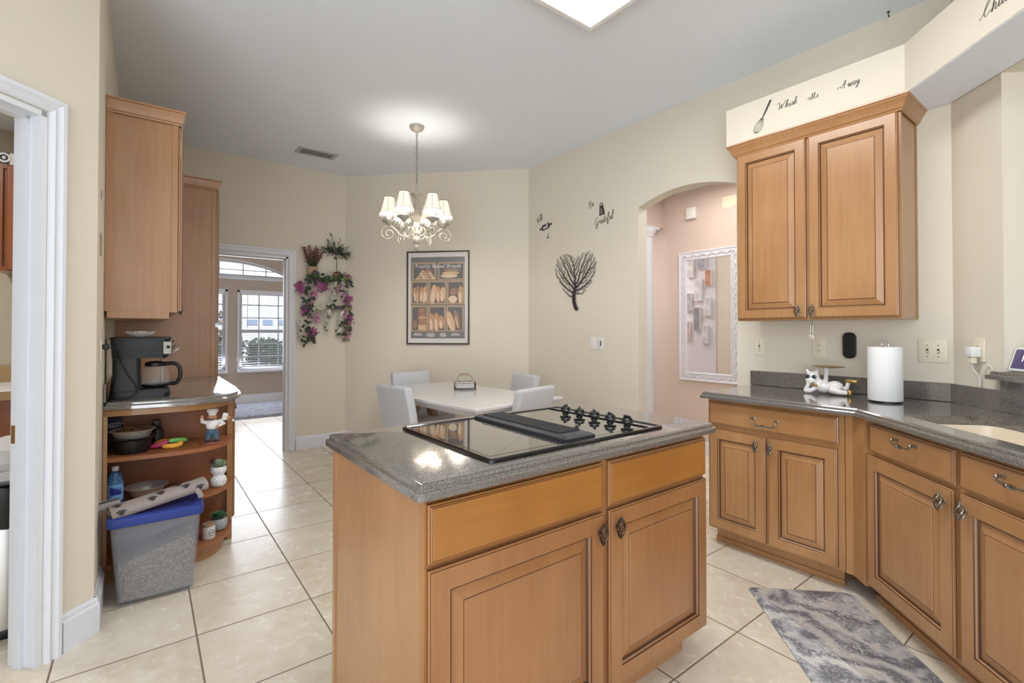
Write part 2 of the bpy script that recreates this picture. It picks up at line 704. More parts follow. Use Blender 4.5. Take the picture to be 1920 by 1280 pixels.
M['glass'] = None
p = N('window_glass')
p.b.inputs['Base Color'].default_value = (1, 1, 1, 1)
p.b.inputs['Roughness'].default_value = 0.0
p.b.inputs['Alpha'].default_value = 0.12
p.b.inputs['Specular IOR Level'].default_value = 0.5
M['glass'] = p.m
M['blind'] = plain('blind_slat', srgb(232, 234, 240), 0.5, vary=0.02)


def win(k, a, b):
    fr = MB()
    w = 0.045
    y0, y1 = FY + 0.02, FY + 0.1
    fr.box(a, y0, WZ0, a + w, y1, WZ1); fr.box(b - w, y0, WZ0, b, y1, WZ1)
    fr.box(a, y0, WZ1 - w, b, y1, WZ1); fr.box(a, y0, WZ0, b, y1, WZ0 + w)
    zm = 1.29
    fr.box(a, y0 + 0.01, zm - 0.03, b, y1 - 0.01, zm + 0.03)
    o = fr.build('window_%d' % k, 'trim', smooth=0)
    struct(o, 'white sash window with grid bars and blind', 'window')
    mu = MB()
    for i in (1, 2):
        x = a + (b - a) * i / 3
        mu.box(x - 0.009, FY + 0.06, WZ0, x + 0.009, FY + 0.075, WZ1)
    for z in (1.76, 1.53, 1.06, 0.83):
        mu.box(a, FY + 0.06, z - 0.009, b, FY + 0.075, z + 0.009)
    mu.build('grid_bars', 'trim', o, smooth=0)
    g = MB(); g.box(a + 0.02, FY + 0.066, WZ0 + 0.02, b - 0.02, FY + 0.07, WZ1 - 0.02)
    g.build('pane', 'glass', o, smooth=0)
    c = MB()
    c.box(a - 0.03, FY - 0.075, WZ0 - 0.05, b + 0.03, FY - 0.001, WZ0 - 0.012)
    c.build('sill', 'trim', o, smooth=0)
    t = MB()
    for (x0, z0, x1, z1) in ((a - 0.03, WZ0 - 0.012, a + 0.004, WZ1 + 0.03), (b - 0.004, WZ0 - 0.012, b + 0.03, WZ1 + 0.03), (a - 0.03, WZ1 - 0.004, b + 0.03, WZ1 + 0.035)):
        t.box(x0, FY - 0.012, z0, x1, FY - 0.001, z1)
    t.build('casing', 'trim', o, smooth=0)


for k, (a, b) in enumerate(WIN):
    win(k + 1, a, b)


def blind(a, b, label):
    t = thing('window_blind', label, 'blind', ((a + b) / 2, FY + 0.01, WZ0), group='horizontal blinds in the front room')
    w = (b - a) / 2 - 0.012
    mb = MB(); mb.box(-w, -0.02, WZ1 - WZ0 - 0.045, w, 0.02, WZ1 - WZ0 - 0.004)
    mb.build('head_rail', 'blind', t, smooth=0)
    mb = MB()
    z = 0.03
    while z < WZ1 - WZ0 - 0.06:
        vs = [mb.v((x, y, z + dz)) for x, y, dz in ((-w, -0.021, -0.002), (w, -0.021, -0.002), (w, 0, 0.002), (w, 0.021, 0.0), (-w, 0.021, 0.0), (-w, 0, 0.002))]
        mb.f([vs[0], vs[1], vs[2], vs[5]]); mb.f([vs[5], vs[2], vs[3], vs[4]])
        z += 0.042
    mb.build('slats', 'blind', t, smooth=0)
    mb = MB(); mb.box(-w, -0.02, 0.004, w, 0.02, 0.02)
    mb.build('bottom_rail', 'blind', t, smooth=0)
    mb = MB()
    for x in (-w + 0.12, 0, w - 0.12):
        mb.tube([(x, -0.022, 0.02), (x, -0.022, WZ1 - WZ0 - 0.04)], 0.0012, 4)
    mb.build('cord', 'blind', t, smooth=0)
    if a > 1:
        mb = MB(); mb.tube([(-w + 0.11, -0.03, 0.75), (-w + 0.115, -0.03, WZ1 - WZ0 - 0.05)], 0.004, 6)
        mb.build('wand', 'blind', t)


blind(*WIN[0], 'white slatted blind partly hidden behind the tall cabinet')
blind(*WIN[1], 'white slatted blind with wand, full window beside the doorway jamb')

ol = arch_loop(AW, AZ, AH); il = arch_loop(AW - 0.05, AZ + 0.045, AH - 0.07)
mb = MB(); mb.plate([ol, il], FY + 0.02, FY + 0.1, xz)
o = struct(mb.build('window_3', 'trim', smooth=0), 'arched transom window with grid bars', 'window')
mb = MB(); mb.plate([il], FY + 0.066, FY + 0.07, xz); mb.build('pane', 'glass', o, smooth=0)
mb = MB()
for x in (0.28, 0.66, 1.03, 1.4, 1.77):
    rad = ((AW - 0.05) ** 2 + (AH - 0.07) ** 2) / (2 * (AH - 0.07))
    zt = AZ + 0.045 + AH - 0.07 - rad + math.sqrt(rad * rad - (x - AC) ** 2)
    mb.box(x - 0.009, FY + 0.05, AZ + 0.03, x + 0.009, FY + 0.075, zt)
mb.box(AC - 0.85, FY + 0.05, 2.375, AC + 0.85, FY + 0.075, 2.39)
mb.build('grid_bars', 'trim', o, smooth=0)
mb = MB(); mb.plate([arch_loop(AW + 0.07, AZ - 0.035, AH + 0.06), arch_loop(AW - 0.005, AZ + 0.002, AH - 0.005)], FY - 0.014, FY - 0.001, xz)
mb.build('casing', 'trim', o, smooth=0)

# ---- hall beyond the arch
HX = 4.7
HZ = 2.83
mb = MB(); mb.box(HX, -1.0, 0, HX + 0.1, 7.0, ZC); struct(mb.build('wall_hall', 'wall_pink', smooth=0), 'pinkish hall wall with the mirror', 'wall')
mb = MB(); mb.box(XR + 0.115, 0.7, HZ, HX, 3.5, HZ + 0.08); struct(mb.build('ceiling_hall', 'ceiling', smooth=0))
mb = MB(); mb.box(3.4, YB + 0.12, ZC, HX, 7.0, ZC + 0.08); struct(mb.build('ceiling_hall_end', 'ceiling', smooth=0))
mb = MB(); mb.box(XR + 0.115, 3.29, 2.47, HX, 3.5, HZ); struct(mb.build('trim_1', 'wall_pink', smooth=0), 'boxed beam crossing the hall', 'beam')
mb = MB(); mb.box(XR + 0.115, 0.6, 0, HX, 0.7, ZC); struct(mb.build('wall_hall_near', 'wall_pink', smooth=0))
mb = MB(); mb.box(XR - 0.6, 7.0, 0, HX, 7.1, ZC); struct(mb.build('wall_hall_end', 'wall_pink', smooth=0))
M['hall_white'] = paint('hall_white_paint', srgb(226, 222, 226))
mb = MB(); mb.box(XR + 0.116, 3.33, 0, XR + 0.126, 4.1, 2.46); struct(mb.build('wall_gallery', 'hall_white', smooth=0), 'white gallery wall seen in the mirror', 'wall')
# round column under the beam
cx_, cy_ = 4.47, 3.395
mb = MB()
mb.lathe([(0.115, 0.12), (0.118, 0.5), (0.105, 2.36)], 32, (cx_, cy_, 0))
mb.lathe([(0.15, 0.0), (0.15, 0.1), (0.13, 0.12)], 32, (cx_, cy_, 0))
mb.lathe([(0.115, 2.35), (0.115, 2.37), (0.13, 2.39), (0.145, 2.43), (0.145, 2.44)], 32, (cx_, cy_, 0))
mb.box(cx_ - 0.165, cy_ - 0.165 + 0.06, 2.44, cx_ + 0.165, cy_ + 0.165, 2.47)
struct(mb.build('trim_2', 'trim'), 'round white column with square capital in the hall', 'column')

# ---- laundry room beyond the angled doorway
mb = MB(); mb.box(-2.6, 4.97, 0, XL - 0.12, 5.07, 2.75); struct(mb.build('wall_laundry_far', 'wall_laundry', smooth=0), 'beige laundry room wall', 'wall')
mb = MB(); mb.box(-2.7, 0.5, 0, -2.6, 5.07, 2.75); struct(mb.build('wall_laundry_end', 'wall_laundry', smooth=0), 'beige laundry end wall', 'wall')
mb = MB(); mb.prism([(-0.286, 2.80), (-0.286, 4.97), (-2.6, 4.97), (-2.6, 0.49)], 2.75, 2.82); struct(mb.build('ceiling_laundry', 'ceiling', smooth=0))


# ---- baseboards
def baseboard(name, fn, u0, u1, h=0.135, label='white baseboard'):
    prof = [(0, 0), (0.02, 0), (0.02, h - 0.03), (0.012, h - 0.024), (0.012, h - 0.012), (0.006, h), (0, h)]
    mb = MB()
    mb.rings([[fn(u0, z, -d) for d, z in prof], [fn(u1, z, -d) for d, z in prof]])
    return struct(mb.build(name, 'trim', smooth=20), label, 'baseboard')


baseboard('baseboard_left_angled', LD, -0.009, 0.139, 0.15)
baseboard('baseboard_left', diag(XL, WY, 0, 1, -1, 0), -0.009, 0.34, 0.15)
baseboard('baseboard_back', diag(DX1, YB, 1, 0, 0, 1), 0.085, NK - DX1 - 0.004)
baseboard('baseboard_nook', NW, 0.0, LN - 0.0)
baseboard('baseboard_right', diag(XR, 4.103, 0, -1, 1, 0), 0.0, 4.103 - A1)
baseboard('baseboard_front_room', diag(-2.6, FY, 1, 0, 0, 1), 0, 5.9, 0.16)
baseboard('baseboard_hall', diag(HX, 7.0, 0, -1, 1, 0), 0, 6.3)


# ---- door casings
def casing(name, fn, u0, u1, ztop, cw, depth, stop, label):
    """moulded casing round three sides of an opening, jamb lining and stop"""
    prof = [(0.0, 0.0), (0.0, 0.012), (0.012, 0.02), (0.02, 0.014), (cw - 0.028, 0.017), (cw - 0.018, 0.024), (cw - 0.004, 0.024), (cw, 0.018), (cw, 0.0)]
    mb = MB()
    prof = [(a + 0.006, b) for a, b in prof]
    mb.rings([[fn(u0 - a, 0, -b) for a, b in prof], [fn(u0 - a, ztop + a, -b) for a, b in prof], [fn(u1 + a, ztop + a, -b) for a, b in prof], [fn(u1 + a, 0, -b) for a, b in prof]])
    o = struct(mb.build(name, 'trim', smooth=20), label, 'door casing')
    mb = MB()
    t = 0.02
    for (a, b, c, d) in ((u0 - 0.001, 0, u0 + t, ztop), (u1 - t, 0, u1 + 0.001, ztop), (u0, ztop - t, u1, ztop + 0.001)):
        mb.plate([[(a, b), (c, b), (c, d), (a, d)]], -0.002, depth + 0.002, fn)
    for (a, b, c, d) in ((u0 + t, 0, u0 + t + 0.012, ztop - t), (u1 - t - 0.012, 0, u1 - t, ztop - t), (u0 + t, ztop - t - 0.012, u1 - t, ztop - t)):
        mb.plate([[(a, b), (c, b), (c, d), (a, d)]], stop, stop + 0.035, fn)
    mb.build('jamb', 'trim', o, smooth=0)
    return o


o = casing('door_1', LD, U0, U1, DT, 0.057, 0.12, 0.05, 'white casing around the laundry doorway at far left')
mb = MB(); mb.plate([[(U0 + 0.018, 0.86), (U0 + 0.0215, 0.86), (U0 + 0.0215, 0.93), (U0 + 0.018, 0.93)]], 0.09, 0.118, LD)
mb.build('strike_plate', 'gold', o, smooth=0)
casing("door_2", (lambda u, v, d: (u, YB + d, v)), DX0, DX1, DB, 0.072, 0.12, 0.04, 'white casing around the doorway to the front room')
# ------------------------------------------------------------------ cabinets
def rect3(x0, z0, x1, z1, i, y):
    return [(x0 + i, y, z0 + i), (x1 - i, y, z0 + i), (x1 - i, y, z1 - i), (x0 + i, y, z1 - i)]


def raised_door(parent, x0, z0, x1, z1, yf, wmat='wood', stile=0.06, name='door', label=None):
    """raised-panel door, front face at y = yf facing -y, glazed grooves"""
    mb = MB()
    W, G = 0, 1
    st = [(0, .021, W), (0, .013, G), (0.001, .0105, W), (0.001, .005, W), (.005, .003, G), (.006, .001, W), (.009, 0, W), (stile - .006, 0, G), (stile - .004, .004, W), (stile, .009, G), (stile + .004, .0145, G), (stile + .0055, .0145, W),
          (stile + .036, .005, G), (stile + .0385, .005, W), (stile + .041, .002, W)]
    mb.rings([rect3(x0, z0, x1, z1, i, yf + d) for i, d, _ in st], mis=[m for *_, m in st])
    o = mb.build(name, [wmat, 'glaze'], parent, smooth=12)
    if label:
        o['label'] = label
    return o


def slab_front(parent, x0, z0, x1, z1, yf, wmat='wood_h', name='drawer'):
    mb = MB()
    W, G = 0, 1
    st = [(0, .021, W), (0, .014, G), (0.001, .012, W), (.001, .008, W), (.005, .006, G), (.0062, .004, W), (.009, .002, G), (.0102, .0008, W), (.013, 0, W)]
    mb.rings([rect3(x0, z0, x1, z1, i, yf + d) for i, d, _ in st], mis=[m for *_, m in st])
    return mb.build(name, [wmat, 'glaze'], parent, smooth=12)


def knob(parent, x, z, yf, mat='pewter'):
    """twisted wire birdcage knob on a stem"""
    mb = MB()
    mb.at((x, yf, z), rx=PI / 2)
    mb.lathe([(0.006, 0), (0.006, 0.002), (0.0032, 0.005), (0.003, 0.016)], 10)
    mb.at((x, yf - 0.022, z), ry=0.1)
    for k in range(8):
        pts = []
        for i in range(13):
            t = i / 12
            a = 2 * PI * k / 8 + 2.6 * t
            r = 0.0025 + 0.0115 * math.sin(PI * t) ** 0.8
            pts.append((r * math.cos(a), r * math.sin(a), -0.031 + 0.062 * t))
        mb.tube(pts, 0.0019, 5)
    mb.ball((0, 0, 0.031), 0.0042, 8, 6)
    mb.ball((0, 0, -0.031), 0.0042, 8, 6)
    return mb.build('knob', mat, parent)


def bail_handle(parent, xc, z, yf, w=0.128, drop=0.034, mat='pewter'):
    mb = MB()
    h = w / 2
    for s in (-1, 1):
        mb.at((xc + s * h, yf, z), rx=PI / 2)
        mb.lathe([(0.0085, 0), (0.0085, 0.002), (0.004, 0.005), (0.0035, 0.016), (0.0065, 0.018), (0.007, 0.024), (0.004, 0.028), (0, 0.029)], 12)
    mb.at((0, 0, 0))
    y = yf - 0.023
    pts = catmull([(xc - h, y, z), (xc - h * 0.98, y - 0.002, z - drop * 0.5), (xc - h * 0.8, y - 0.004, z - drop * 0.95), (xc - h * 0.35, y - 0.006, z - drop * 1.02), (xc, y - 0.008, z - drop * 1.05), (xc + h * 0.35, y - 0.006, z - drop * 1.02), (xc + h * 0.8, y - 0.004, z - drop * 0.95), (xc + h * 0.98, y - 0.002, z - drop * 0.5), (xc + h, y, z)], 5)
    mb.tube(pts, 0.0036, 8)
    for k in range(4):
        p = []
        for i in range(13):
            t = i / 12 - 0.5
            a = 2 * PI * k / 4 + t * 7
            r = 0.0022 + 0.0055 * math.cos(PI * t)
            p.append((xc + t * 0.045, y - 0.008 + r * math.cos(a), z - drop * 1.05 + r * math.sin(a)))
        mb.tube(p, 0.002, 5)
    return mb.build('handle', mat, parent)


def carcass(parent, x0, x1, y0, y1, z0, z1, wmat='wood', bars_x=(), bars_z=(), rail=0.03):
    """box with a face frame of stiles and rails in front"""
    mb = MB()
    mb.box(x0, y0 + 0.018, z0, x1, y1, z1)
    mb.mi = 0
    for a, b in [(x0, x0 + rail), (x1 - rail, x1)] + [(b - 0.02, b + 0.02) for b in bars_x]:
        mb.box(a, y0, z0, b, y0 + 0.018, z1)
    for a, b in [(z0, z0 + rail), (z1 - rail, z1)] + [(b - 0.018, b + 0.018) for b in bars_z]:
        mb.box(x0 + rail, y0 + 0.001, a, x1 - rail, y0 + 0.017, b)
    return mb.build('carcass', [wmat], parent, smooth=0)


def crown(parent, path, z, h=0.075, out=0.046, wmat='wood'):
    """crown moulding swept along an open plan path; outward is to the right of travel"""
    prof = [(0.0, 0.0), (0.008, 0.0), (0.010, 0.008), (0.016, 0.012), (0.018, 0.020), (0.018 + (out - 0.018) * 0.35, 0.042), (out - 0.008, 0.056), (out - 0.007, 0.062), (out, 0.066), (out, h), (0.0, h)]
    pts = [Vector(p) for p in path]
    loops = []
    for i, p in enumerate(pts):
        if i == 0:
            e = (pts[1] - p).normalized(); n = Vector((e.y, -e.x)); k = 1
        elif i == len(pts) - 1:
            e = (p - pts[i - 1]).normalized(); n = Vector((e.y, -e.x)); k = 1
        else:
            e1, e2 = (p - pts[i - 1]).normalized(), (pts[i + 1] - p).normalized()
            n1, n2 = Vector((e1.y, -e1.x)), Vector((e2.y, -e2.x))
            n = (n1 + n2).normalized(); k = 1 / n.dot(n1)
        loops.append([(p.x + n.x * o * k, p.y + n.y * o * k, z + dz) for o, dz in prof])
    mb = MB()
    mi = [0] * (len(loops) - 1)
    mb.rings(loops)
    return mb.build('crown_moulding', [wmat], parent, smooth=20)


EDGE = [(0.0, 0.0), (0.0, 0.016), (0.003, 0.020), (0.010, 0.0205), (0.0125, 0.023), (0.0125, 0.030), (0.0165, 0.036), (0.021, 0.037)]


def worktop_slab(mb, poly, top, hole=None):
    """solid-surface slab with the stepped ogee edge; poly counter-clockwise"""
    th = 0.037
    loops = [[(x, y, top - th + dz) for x, y in offset_poly(poly, i)] for i, dz in EDGE]
    mb.rings(loops, cap0=hole is None, cap1=hole is None)
    if hole is not None:
        up = [(p[0], p[1]) for p in loops[-1]]
        es = []
        for lp in (up, hole):
            vs = [mb.v((x, y, top)) for x, y in lp]
            for i in range(len(vs)):
                es.append(mb.bm.edges.new((vs[i], vs[(i + 1) % len(vs)])))
            if lp is hole:
                hv = vs
        bmesh.ops.triangle_fill(mb.bm, use_beauty=True, edges=es)
        es = []
        for lp in ([(p[0], p[1]) for p in loops[0]], hole):
            vs = [mb.v((x, y, top - th)) for x, y in lp]
            for i in range(len(vs)):
                es.append(mb.bm.edges.new((vs[i], vs[(i + 1) % len(vs)])))
        bmesh.ops.triangle_fill(mb.bm, use_beauty=True, edges=es)
        lo = [mb.v((x, y, top - th)) for x, y in hole]
        n = len(lo)
        for i in range(n):
            mb.f([hv[i], hv[(i + 1) % n], lo[(i + 1) % n], lo[i]])


# ---- island
t = thing('kitchen_island', 'maple kitchen island cabinet with two doors under the cooktop', 'island', (1.18, 1.43, 0))
isl = Matrix.Translation((-1.18, -1.43, 0))


def shift(o, m):
    o.data.transform(m)
    return o


X0, X1, YF = 0.548, 1.815, 1.068
o = carcass(t, X0 + 0.012, X1, YF + 0.021, 1.775, 0.105, 0.888, 'wood_warm', (1.21,), (0.71,)); shift(o, isl)
mb = MB(); mb.box(X0, YF + 0.024, 0.0, X0 + 0.0115, 1.765, 0.888)
mb.box(X0 - 0.004, YF + 0.022, 0.0, X0 + 0.02, YF + 0.045, 0.888); mb.box(X0 - 0.004, 1.745, 0.0, X0 + 0.014, 1.772, 0.888)
shift(mb.build('side_panel', 'wood', t, smooth=0), isl)
mb = MB(); mb.box(X0 + 0.02, 1.142, 0, 1.748, 1.70, 0.104)
shift(mb.build('toe_kick', 'wood', t, smooth=0), isl)
for (a, b) in ((0.561, 1.199), (1.226, 1.812)):
    shift(slab_front(t, a, 0.717, b, 0.867, YF, 'wood_warm_h', 'drawer_front'), isl)
d1 = raised_door(t, 0.561, 0.112, 1.199, 0.704, YF, 'wood_warm', 0.066); shift(d1, isl)
d2 = raised_door(t, 1.226, 0.112, 1.812, 0.704, YF, 'wood_warm', 0.066); shift(d2, isl)
shift(knob(d1, 1.172, 0.648, YF, 'pewter_dark'), isl)
shift(knob(d2, 1.256, 0.648, YF, 'pewter_dark'), isl)

mb = MB()
worktop_slab(mb, round_poly([(0.52, 1.045), (1.857, 1.045), (1.857, 1.803), (0.52, 1.803)], 0.022), HC)
tag(mb.build('island_worktop', 'worktop', smooth=30), 'grey speckled worktop with stepped edge on the island', 'worktop')

# ---- right run: base cabinet along the right wall
FX = 2.75
t = thing('base_cabinet', 'maple base cabinet with a wide drawer over two narrow doors, beside the arch', 'cabinet', (FX, 1.62, 0), -PI / 2)
w = 0.775
carcass(t, 0.0, w - 0.05, 0.021, 0.62, 0.10, 0.888, 'wood', (0.355,), (0.718,))
mb = MB(); mb.box(0.012, 0.095, 0, w - 0.08, 0.6, 0.099); mb.box(0.012, 0.085, 0, w - 0.075, 0.0945, 0.03); mb.build('toe_kick', 'wood', t, smooth=0)
dr = slab_front(t, 0.014, 0.733, 0.702, 0.867, 0, 'wood_h', 'drawer')
bail_handle(dr, 0.352, 0.803, 0)
a = raised_door(t, 0.014, 0.112, 0.348, 0.704, 0)
b = raised_door(t, 0.362, 0.112, 0.697, 0.704, 0)
knob(a, 0.302, 0.648, 0)
knob(b, 0.378, 0.648, 0)

# corner filler between the two runs
cxr, cyr = 2.771, 0.861
mb = MB()
mb.prism([(2.771, 0.892), (2.771, 0.861), (2.70, 0.79), (2.715, 0.775), (2.80, 0.85), (2.80, 0.892)], 0.10, 0.888)
tag(mb.build('filler_panel', 'wood', smooth=0), 'plain maple filler strip in the inside corner of the base cabinets', 'panel')

# ---- sink base cabinet on the angled run; local x runs toward the camera
t = thing('sink_base_cabinet', 'maple sink base cabinet with two drawer fronts and two large doors under the sink', 'cabinet', (2.75, 0.84, 0), R(-135))
carcass(t, 0.07, 1.15, 0.021, 0.50, 0.10, 0.68, 'wood', (0.617,), ())
mb = MB(); mb.box(0.07, 0.021, 0.6805, 1.15, 0.045, 0.888); mb.box(0.07, 0.4805, 0.6805, 1.15, 0.50, 0.888); mb.box(0.07, 0.0455, 0.6805, 0.085, 0.48, 0.888)
mb.build('upper_frame', 'wood', t, smooth=0)
mb = MB(); mb.box(0.0, 0.095, 0, 1.15, 0.5, 0.099); mb.box(0.0, 0.085, 0, 1.15, 0.0945, 0.03); mb.build('toe_kick', 'wood', t, smooth=0)
f1 = slab_front(t, 0.100, 0.738, 0.604, 0.868, 0, 'wood_h', 'drawer')
f2 = slab_front(t, 0.628, 0.738, 1.132, 0.868, 0, 'wood_h', 'drawer')
bail_handle(f1, 0.358, 0.836, 0, 0.115, 0.014)
bail_handle(f2, 0.87, 0.836, 0, 0.115, 0.014)
a = raised_door(t, 0.078, 0.118, 0.598, 0.722, 0, stile=0.066)
b = raised_door(t, 0.628, 0.118, 1.148, 0.722, 0, stile=0.066)
knob(a, 0.562, 0.668, 0)
knob(b, 0.662, 0.668, 0)
# further peninsula cabinet toward the camera
t = thing('peninsula_cabinet', 'maple peninsula cabinet continuing past the sink base', 'cabinet', (2.75 - 1.152 * S2, 0.84 - 1.152 * S2, 0), R(-135))
carcass(t, 0.0, 0.5, 0.021, 0.50, 0.10, 0.68)
raised_door(t, 0.012, 0.112, 0.488, 0.86, 0)

# ---- right worktop with backsplash and sink
FE = 2.714
def dg(s, d):
    """point on the angled run: s along the front edge from the inside corner, d back from the edge"""
    return (FE - S2 * s + S2 * d, 0.835 - S2 * s - S2 * d)


poly = [(XR - 0.002, 1.652), (FE, 1.652), (FE, 0.835), dg(1.75, 0), dg(1.75, 0.636), (XR - 0.002, 0.594)]
poly = round_poly(poly, [0, 0.02, 0.0, 0, 0, 0])
hole = round_poly([dg(0.15, 0.115), dg(1.0, 0.115), dg(1.0, 0.475), dg(0.15, 0.475)], 0.07, 8)
mb = MB()
worktop_slab(mb, poly, HC, hole)
wt = tag(mb.build('worktop', 'worktop', smooth=30), 'grey speckled worktop running from the arch round to the sink', 'worktop')
mb = MB()
mb.box(XR - 0.02, 0.60, HC + 0.0005, XR - 0.001, 1.650, HC + 0.098, 0.003, 1)
mb.build('backsplash', 'worktop', wt, smooth=30)
mb = MB()
mb.plate([[(-0.004, HC + 0.0005), (0.304, HC + 0.0005), (0.304, HC + 0.098), (-0.004, HC + 0.098)]], -0.02, -0.001, SW)
mb.plate([[(0.304, HC + 0.0005), (1.9, HC + 0.0005), (1.9, 1.071), (0.304, 1.071)]], -0.02, -0.001, SW)
mb.build('backsplash', 'worktop', wt, smooth=0)

M['sink'] = plain('cream_sink', srgb(238, 222, 198), 0.2, coat=0.4, vary=0.02)
hi = round_poly([dg(0.135, 0.10), dg(1.015, 0.10), dg(1.015, 0.49), dg(0.135, 0.49)], 0.08, 8)
mb = MB()
lv = [(0.0, HC - 0.038), (0.018, HC - 0.039), (0.022, HC - 0.06), (0.03, HC - 0.17), (0.05, HC - 0.2), (0.09, HC - 0.21)]
if sum((hi[i][0] - hi[i - 1][0]) * (hi[i][1] + hi[i - 1][1]) for i in range(len(hi))) > 0:
    hi = list(reversed(hi))
inner = [[(x, y, z) for x, y in offset_poly(hi, i)] for i, z in lv]
outer = [[(x, y, z - 0.012) for x, y in offset_poly(hi, i - 0.006)] for i, z in reversed(lv)]
mb.rings(outer + inner)
sk = tag(mb.build('sink', 'sink', smooth=50), 'cream undermount sink set in the angled worktop', 'sink')
mb = MB()
c = dg(0.6, 0.3)
mb.lathe([(0.0, 0.0), (0.03, 0.0), (0.042, 0.003), (0.045, 0.001)], 20, (c[0], c[1], HC - 0.2095), cap=False)
mb.build('drain', 'steel', sk)

# ---- bar ledge
mb = MB()
def bl(s, d):
    return (SD0[0] - S2 * s + S2 * d, SD0[1] - S2 * s - S2 * d)
led = [bl(0.27, -0.02), bl(0.27, -0.055), bl(2.3, -0.055), bl(2.3, 0.24), bl(0.46, 0.24), bl(0.306, 0.12), bl(0.306, -0.004), bl(0.27, -0.004)]
led = [bl(0.265, -0.004), bl(0.265, -0.055), bl(2.3, -0.055), bl(2.3, 0.139), bl(0.306, 0.139), bl(0.306, -0.004)]
worktop_slab(mb, led, 1.1105)
tag(mb.build('bar_ledge', 'worktop', smooth=30), 'raised speckled bar ledge behind the sink holding the smart display', 'ledge')

# ---- upper right cabinet
t = thing('wall_cabinet', 'two-door maple wall cabinet under the soffit, above the right worktop', 'cabinet', (3.054, 1.59, 1.362), -PI / 2)
w = 1.59 - 0.737
carcass(t, 0, w, 0.021, 0.319, 0.0, 1.075, 'wood', (0.42,))
mb = MB(); mb.box(w + 0.0005, 0.022, 0, w + 0.004, 0.045, 1.07); mb.box(w + 0.0005, 0.3, 0, w + 0.004, 0.319, 1.07)
mb.build('side_stile', 'wood', t, smooth=0)
a = raised_door(t, 0.008, 0.012, 0.414, 1.066, 0)
b = raised_door(t, 0.428, 0.012, w - 0.006, 1.066, 0)
knob(a, 0.372, 0.055, 0)
knob(b, 0.45, 0.055, 0)
crown(t, [(-0.004, 0.318), (-0.004, 0.015), (w + 0.004, 0.015), (w + 0.004, 0.318)], 1.066)

# ------------------------------------------------------------------ left run
# local frame: x = world Y - 2.9, front faces +X
def left_frame(name, label, cat, y0, x_front, z0=0.0):
    return thing(name, label, cat, (x_front, y0, z0), PI / 2)


UD = 0.142 - XL      # upper cabinet depth
t = left_frame('wall_cabinet', 'tall single-sided maple wall cabinet above the coffee maker', 'cabinet', 3.21, 0.166, 1.40)
carcass(t, 0.004, 1.2, 0.024, 0.166 - XL - 0.001, 0, 1.035)
mb = MB(); mb.box(0, 0.024, 0.0, 0.0035, 0.05, 1.03); mb.box(0.0, 0.30, 0.0, 0.0035, 0.3295, 1.03)
mb.box(0.001, 0.06, -0.035, 1.2, 0.32, -0.0005); mb.build('end_stile', 'wood', t, smooth=0)
a = raised_door(t, 0.014, 0.008, 0.63, 1.022, 0)
b = raised_door(t, 0.64, 0.008, 1.19, 1.022, 0)
knob(a, 0.575, 0.04, 0)
knob(b, 0.69, 0.04, 0)
crown(t, [(0.0, 0.329), (0.0, 0.02), (1.2, 0.02)], 1.027, out=0.03)

t = left_frame('pantry_cabinet', 'tall maple pantry cabinet standing beyond the left worktop', 'cabinet', 4.5, 0.475)
carcass(t, 0.004, 0.78, 0.024, 0.475 - XL - 0.001, 0.10, 2.435, 'wood', (), (1.35,))
mb = MB(); mb.box(0, 0.024, 0.0, 0.0035, 0.05, 2.43); mb.build('end_stile', 'wood', t, smooth=0)
a = raised_door(t, 0.014, 0.112, 0.77, 1.33, 0)
b = raised_door(t, 0.014, 1.36, 0.77, 2.425, 0)
knob(a, 0.08, 1.25, 0)
knob(b, 0.08, 1.43, 0)
mb = MB(); mb.box(0.02, 0.1, 0, 0.76, 0.6, 0.099); mb.build('toe_kick', 'wood', t, smooth=0)
mb = MB(); mb.at((0.02, -0.012, 1.368), rx=PI / 2); mb.lathe([(0.012, -0.01), (0.016, 0), (0.018, 0.012), (0.012, 0.018)], 14)
mb.at(); mb.box(0.0, -0.02, 1.36, 0.05, -0.002, 1.376, 0.004)
o = mb.build('latch', 'white', a); o['label'] = 'white child latch'
crown(t, [(0.0, 0.64), (0.0, 0.02), (0.784, 0.02)], 2.427, out=0.034)

t = left_frame('base_cabinet', 'maple base cabinet behind the open rounded shelves on the left', 'cabinet', 3.52, 0.468)
carcass(t, 0.004, 0.974, 0.024, 0.468 - XL - 0.001, 0.10, 0.896, 'wood', (0.49,), (0.718,))
mb = MB(); mb.box(0.02, 0.1, 0, 0.96, 0.6, 0.099); mb.build('toe_kick', 'wood', t, smooth=0)
for (p_, q_) in ((0.014, 0.484), (0.496, 0.965)):
    d_ = slab_front(t, p_, 0.74, q_, 0.88, 0, 'wood_h', 'drawer')
    bail_handle(d_, (p_ + q_) / 2, 0.81, 0)
    raised_door(t, p_, 0.112, q_, 0.722, 0)

# open rounded end shelves
t = thing('end_shelf', 'open maple end shelf unit with rounded shelves beside the laundry doorway', 'shelf unit', (0.14, 3.4, 0))


def shelf_poly(grow=0.0, back=3.505):
    x0 = XL + 0.004
    pts = [(x0, back), (x0, 3.19 - grow)]
    for p_ in catmull([(x0, 3.19 - grow, 0), (0.02, 3.165 - grow, 0), (0.2, 3.16 - grow, 0), (0.33, 3.205 - grow, 0), (0.415 + grow * 0.6, 3.32 - grow * 0.5, 0), (0.44 + grow, 3.44, 0)], 6)[1:]:
        pts.append((p_.x, p_.y))
    pts.append((0.44 + grow, back))
    return [(x - 0.14, y - 3.4) for x, y in pts]


